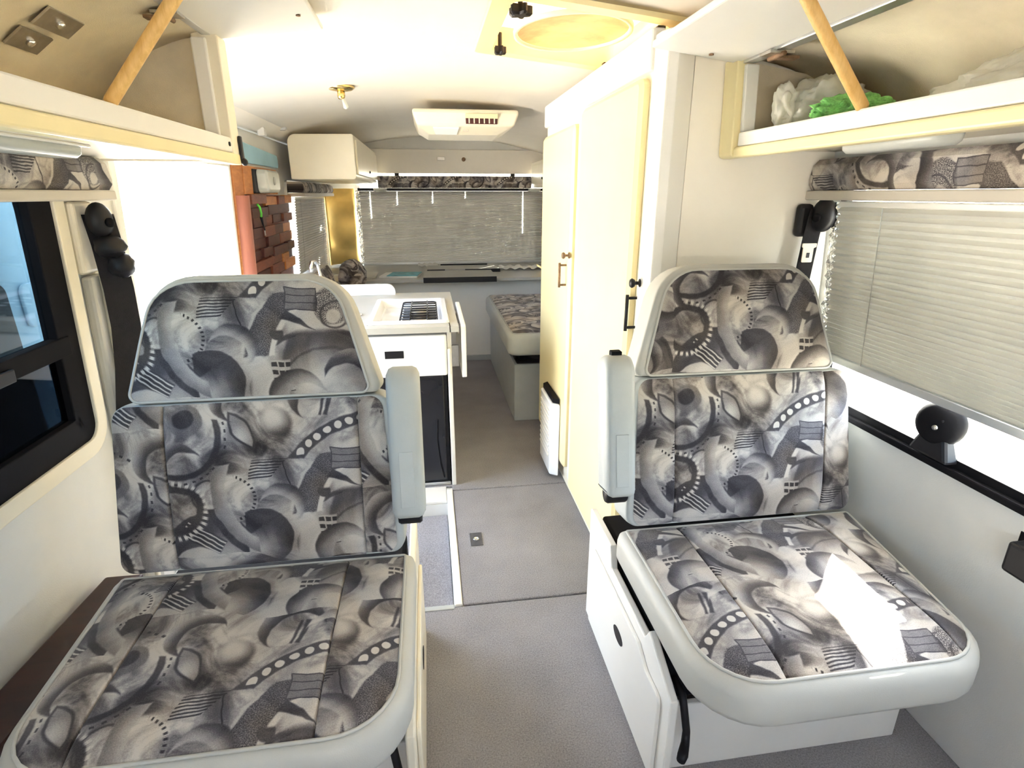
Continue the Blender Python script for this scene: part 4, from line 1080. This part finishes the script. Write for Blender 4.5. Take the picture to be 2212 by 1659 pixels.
tag(MB().lathe((1.05, 4.80, 0.7225), (0, 0, 1), [(0.06, 0), (0.065, 0.01), (0.07, 0.10), (0.066, 0.11), (0.062, 0.10), (0, 0.012)], 20).build('wooden_pot', 'wood_m', None, smooth=True), 'small reddish-brown pot at the right end of the rear shelf', 'pot')

# rear lockers
def rear_locker(x0, x1, y0, y1, z0, z1, label, aisle):
    r = root('rear_locker', label, 'cabinet', ((x0 + x1) / 2, (y0 + y1) / 2, z0))
    r1 = 0.05
    if aisle > 0: cs = [(x0, z0, 0.006), (x1, z0, 0.02), (x1, z1, 0.012), (x0, z1 - 0.005, r1)]
    else: cs = [(x0, z0, 0.02), (x1, z0, 0.006), (x1, z1 - 0.005, r1), (x0, z1, 0.012)]
    MB().prism([(p.x, y0, p.y) for p in rpoly(cs)], (0, y1 - y0, 0)).build('body', 'cream', r, bev=0.004)
    fx = x1 if aisle > 0 else x0
    d = box('door', min(fx, fx + aisle * 0.012), max(fx, fx + aisle * 0.012), y0 + 0.05, y1 - 0.05, z0 + 0.03, z1 - 0.03, 'cream', r, bev=0.004)
    MB().lathe((fx + aisle * 0.012, (y0 + y1) / 2, z0 + 0.07), (aisle, 0, 0), [(0.010, 0), (0.008, 0.008), (0, 0.009)], 12).build('knob', 'black', d, smooth=True)
    return r
rear_locker(-0.825, -0.43, 3.85, 5.46, 1.440, 1.705, 'cream locker high in the left rear corner', 1)
rear_locker(0.985, 1.125, 4.30, 5.46, 1.41, 1.63, 'cream locker end showing beside the wardrobe at the rear right', -1)
struct(box('trim_3', -0.90, 1.12, 5.46, 5.499, 1.530, 1.735, 'ceil', bev=0.004))
tag(box('small_plate', 0.115, 0.185, 5.453, 5.4595, 1.642, 1.672, 'steel', None, bev=0.002), 'small grey plate on the rear wall above the window', 'plate')
tag(MB().lathe((0.355, 5.459, 1.652), (0, -1, 0), [(0.018, 0), (0.018, 0.003), (0.010, 0.004), (0, 0.002)], 16).build('round_plug', 'rust', None, smooth=True), 'small round brown plug on the rear wall above the window', 'plug')
for i, x in enumerate((-0.40, 0.99)):
    tag(MB().lathe((x, 5.33, 1.400), (0, 0, -1), [(0.06, 0), (0.055, 0.02), (0.03, 0.03), (0, 0.032)], 18).build('reading_lamp', 'lens', None, smooth=True),
        ['round white reading lamp under the left end of the rear pelmet', 'round white reading lamp under the right end of the rear pelmet'][i], 'lamp')

# ================================================================== SHINGLED PANEL BESIDE THE DOOR
SP = root('shingle_panel', 'panel of orange and dark red wooden shingles between the door and rear window', 'panel', (-0.93, 3.6, 0.7))
xw = lambda z: XL(z) + 0.002
MB().box(-0.983, -0.970, 3.14, 4.05, 0.45, 1.345, shL).build('backing', 'wood_m', SP, bev=0.002)
MB().box(-0.983, -0.965, 3.14, 3.80, 1.350, 1.490, shL).build('upper_board', 'wood_o', SP, bev=0.003)
MB().box(-0.983, -0.968, 2.98, 3.13, 0.0, 1.490, shL).build('edge_board', 'wood_o', SP, bev=0.003)
random.seed(21)
z = 1.345; row = 0
while z > 0.50:
    hgt = random.uniform(0.050, 0.066); y = 3.14 + random.uniform(0, 0.03)
    while y < 4.05:
        wd = random.uniform(0.16, 0.36); ye = min(y + wd, 4.05)
        if 4.05 - ye < 0.06: ye = 4.05
        dk = ('wood_d', 'wood_m', 'wood_o', 'wood_d', 'wood_d', 'wood_m', 'wood_d')[random.randrange(7)] if row > 0 else ('wood_o', 'wood_m')[random.randrange(2)]
        th = random.uniform(0.005, 0.030); dz = random.uniform(-0.008, 0.008)
        MB().box(-0.9695, -0.9695 + th, y + 0.002, ye - 0.002, z - hgt + 0.002 + dz, z - 0.002 + dz, shL).build('shingle', dk, SP, bev=0.003)
        y = ye
    z -= hgt; row += 1
rp_ = [(-0.955 + 0.045 * 0.8, 0, 0)]
MB().loft([[(XL(z) + 0.004 + 0.055 * math.sin(q), 3.055 - 0.07 * math.cos(q), z) for q in [math.pi * i / 14 for i in range(15)]] for z in (0.0, 0.5, 1.0, 1.345)]).build('rounded_post', 'rose', SP, smooth=True)
# lamp on the upper board
SL = root('wall_lamp', 'square clear wall lamp on the orange board above the shingles', 'lamp', (-0.88, 3.42, 1.36))
box('base', -0.912, -0.892, 3.28, 3.58, 1.355, 1.478, 'black', SL, bev=0.006)
o1 = rpoly([(3.33, 1.357, 0.03), (3.60, 1.357, 0.03), (3.60, 1.480, 0.03), (3.33, 1.480, 0.03)], sub=0.2)
MB().loft([[(-0.891, p.x, p.y) for p in o1], [(-0.845, p.x, p.y) for p in offset(o1, 0.004)], [(-0.835, p.x, p.y) for p in offset(o1, 0.016)]]).build('lens', 'lens', SL, smooth=False, bev=0.004)
MB().lathe((-0.835, 3.46, 1.42), (1, 0, 0), [(0.022, 0), (0.018, 0.006), (0, 0.008)], 14).build('lens_boss', 'lens', SL, smooth=True)
bl_ = [(XL(1.55) + 0.004, p.x, p.y) for p in rpoly([(3.10, 1.503, 0.01), (3.88, 1.503, 0.02), (3.88, 1.575, 0.02), (3.10, 1.605, 0.01)])]
tag(MB().prism(bl_, (0.012, 0, 0)).build('blue_cloth', 'blue', None, bev=0.003), 'light blue folded cloth on the wall above the square lamp', 'cloth')
KL = root('key_lanyard', 'bright green lanyard with keys hanging on the shingles', 'lanyard', (-0.90, 3.26, 1.2))
MB().tube([(XL(1.30) + 0.045, 3.24, 1.300), (XL(1.28) + 0.050, 3.26, 1.285), (XL(1.26) + 0.052, 3.27, 1.255), (XL(1.24) + 0.05, 3.27, 1.235)], 0.006, 8).build('cord', 'green', KL, smooth=True)
MB().tube([(XL(1.23) + 0.05, 3.27, 1.236), (XL(1.20) + 0.05, 3.29, 1.20), (XL(1.16) + 0.05, 3.32, 1.165)], [0.008, 0.005, 0.004], 8).build('key_ring', 'black', KL, smooth=True)
MB().box(XL(1.15) + 0.046, XL(1.15) + 0.049, 3.315, 3.335, 1.135, 1.165).build('key', 'chrome', KL)
tag(box('small_hook', -0.872, -0.835, 3.38, 3.43, 1.645, 1.690, 'enamel', None, bev=0.008, seg=3), 'lower of two small white clips on the cove beside the left locker', 'clip')
tag(box('small_hook', -0.832, -0.785, 3.66, 3.71, 1.702, 1.740, 'enamel', None, bev=0.010, seg=3), 'upper of two small white clips on the cove beside the left locker', 'clip')

# ================================================================== CEILING FITTINGS
VT = root('roof_vent', 'square roof vent with a yellowed frame and black knobs', 'vent', (0.47, 1.94, 1.80))
def rect4(a, b, c_, d, z, r=0.03): return [(p.x, p.y, z) for p in rpoly([(a, c_, r), (b, c_, r), (b, d, r), (a, d, r)], sub=0.5)]
zc = lambda x: CZ(x)
def vring(ex, dz, r=0.03):
    return [(x, y, CZ(x) + dz) for (x, y, _) in rect4(VX0 - ex, VX1 + ex, VY0 - ex, VY1 + ex, 0, r)]
MB().loft([vring(0.052, -0.002), vring(0.050, -0.014), vring(-0.004, -0.016), vring(-0.012, 0.060)], False, False).build('frame', 'yellow', VT)
MB().loft([vring(-0.012, 0.060), vring(-0.03, 0.085), vring(-0.10, 0.10, 0.06)], False, True).build('dome', 'vent', VT, smooth=True)
el = lambda k, z: [(0.475 + 0.175 * k * math.cos(q) , 1.945 + 0.215 * k * math.sin(q), CZ(0.47) + z) for q in [2 * math.pi * i / 40 for i in range(40)]]
MB().loft([el(1.05, 0.005), el(1.04, -0.006), el(0.98, -0.006), el(0.97, 0.005), el(1.05, 0.005)], False, False).build('screen_ring', 'cream', VT, smooth=True)
MB().loft([el(0.97, 0.002), el(0.8, 0.012), el(0.5, 0.018), el(0.1, 0.02)], False, True).build('screen', 'vent', VT, smooth=True)
def star_knob(x, y, r, n=5):
    z = CZ(x)
    pts = []
    for i in range(n * 8):
        q = 2 * math.pi * i / (n * 8); k = r * (0.78 + 0.22 * math.cos(n * q)); pts.append((x + k * math.cos(q), y + k * math.sin(q)))
    kb = MB().loft([[(a, b, z - 0.012) for a, b in pts], [(a, b, z - 0.030) for a, b in pts], [(x + (a - x) * 0.8, y + (b - y) * 0.8, z - 0.036) for a, b in pts]]).build('knob', 'black', VT)
    MB().tube([(x, y, z + 0.03), (x, y, z - 0.012)], 0.007, 8).build('knob_stem', 'black', kb)
star_knob(0.275, 1.72, 0.034); star_knob(0.275, 2.16, 0.022)
for x, y in ((0.655, 2.165), (0.665, 1.70)): box('catch', x - 0.012, x + 0.012, y - 0.014, y + 0.014, CZ(x) - 0.030, CZ(x) - 0.010, 'black', VT, bev=0.003)

AC = root('air_unit', 'cream ceiling air unit with an open louvre slot', 'air conditioner', (0.23, 3.6, 1.66))
def acr(x0, x1, y0, y1, z): return [(x0, y0, z), (x1, y0, z), (x1, y1, z), (x0, y1, z)]
MB().loft([acr(-0.05, 0.53, 3.38, 3.92, 1.795), acr(-0.055, 0.535, 3.375, 3.925, 1.775), acr(-0.03, 0.51, 3.385, 3.91, 1.712), acr(0.03, 0.43, 3.47, 3.83, 1.672)]).build('body', 'cream', AC, bev=0.014, seg=3)
slot = MB().prism([(0.235, 3.3770, 1.768), (0.415, 3.3770, 1.768), (0.412, 3.384, 1.722), (0.238, 3.384, 1.722)], (0, -0.006, -0.002)).build('louvre_slot', 'maroon', AC)
for i in range(6):
    x = 0.252 + i * 0.028
    MB().prism([(x, 3.3705, 1.764), (x + 0.006, 3.3705, 1.764), (x + 0.007, 3.3775, 1.724), (x + 0.001, 3.3775, 1.724)], (0, -0.004, -0.001)).build('louvre_fin', 'cream', slot)
MB().prism([(0.235, 3.370, 1.770), (0.415, 3.370, 1.770), (0.415, 3.373, 1.748), (0.235, 3.373, 1.748)], (0, -0.010, 0)).build('louvre_flap', 'yellow', slot, bev=0.002)
MB().prism([(0.055, 3.398, 1.706), (0.20, 3.398, 1.706), (0.19, 3.458, 1.6775), (0.07, 3.458, 1.6775)], (0, -0.004, -0.008)).build('filter_cover', 'enamel', AC, bev=0.002)
box('badge', 0.225, 0.255, 3.420, 3.426, 1.688, 1.694, 'lip', AC, bev=0)
box('remote_clip', 0.17, 0.245, 3.86, 3.90, 1.700, 1.72, 'enamel', AC, bev=0.004)

CL = root('ceiling_lamp', 'small brass ceiling lamp with a hanging bulb holder', 'lamp', (-0.36, 2.9, 1.8))
zl = CZ(-0.36)
MB().lathe((-0.36, 2.9, zl + 0.004), (0, 0, -1), [(0.062, 0), (0.062, 0.006), (0.050, 0.014), (0.028, 0.018), (0, 0.018)], 24).build('rose', 'brass', CL, smooth=True)
MB().lathe((-0.36, 2.9, zl - 0.013), (0, 0, -1), [(0.016, 0), (0.018, 0.02), (0.014, 0.034), (0, 0.036)], 16).build('holder', 'brass', CL, smooth=True)
MB().lathe((-0.352, 2.9, zl - 0.045), (0.25, 0, -1), [(0.008, 0), (0.010, 0.02), (0.012, 0.038), (0.004, 0.044), (0, 0.044)], 14).build('bulb', 'lens', CL, smooth=True)

# things of one kind carry one group
GR = dict(overhead_locker='overhead lockers on both sides', prop_stick='dowels propping the locker flaps', strip_lamp='lamps under the overhead lockers',
          plastic_bag='plastic bags in the right locker', window_pelmet='patterned window pelmets', pleated_blind='pleated window blinds',
          foil_insulation='silver foil pieces', corner_panel='gold corner panels at the rear', seat_belt='seat belts on the side walls',
          passenger_seat='patterned passenger seats', bench='benches of the rear lounge', rear_locker='lockers at the rear', reading_lamp='reading lamps under the rear pelmet',
          small_hook='small white clips on the cove')
for o in list(col.objects):
    if o.parent is None and o.name.split('.')[0] in GR: o['group'] = GR[o.name.split('.')[0]]
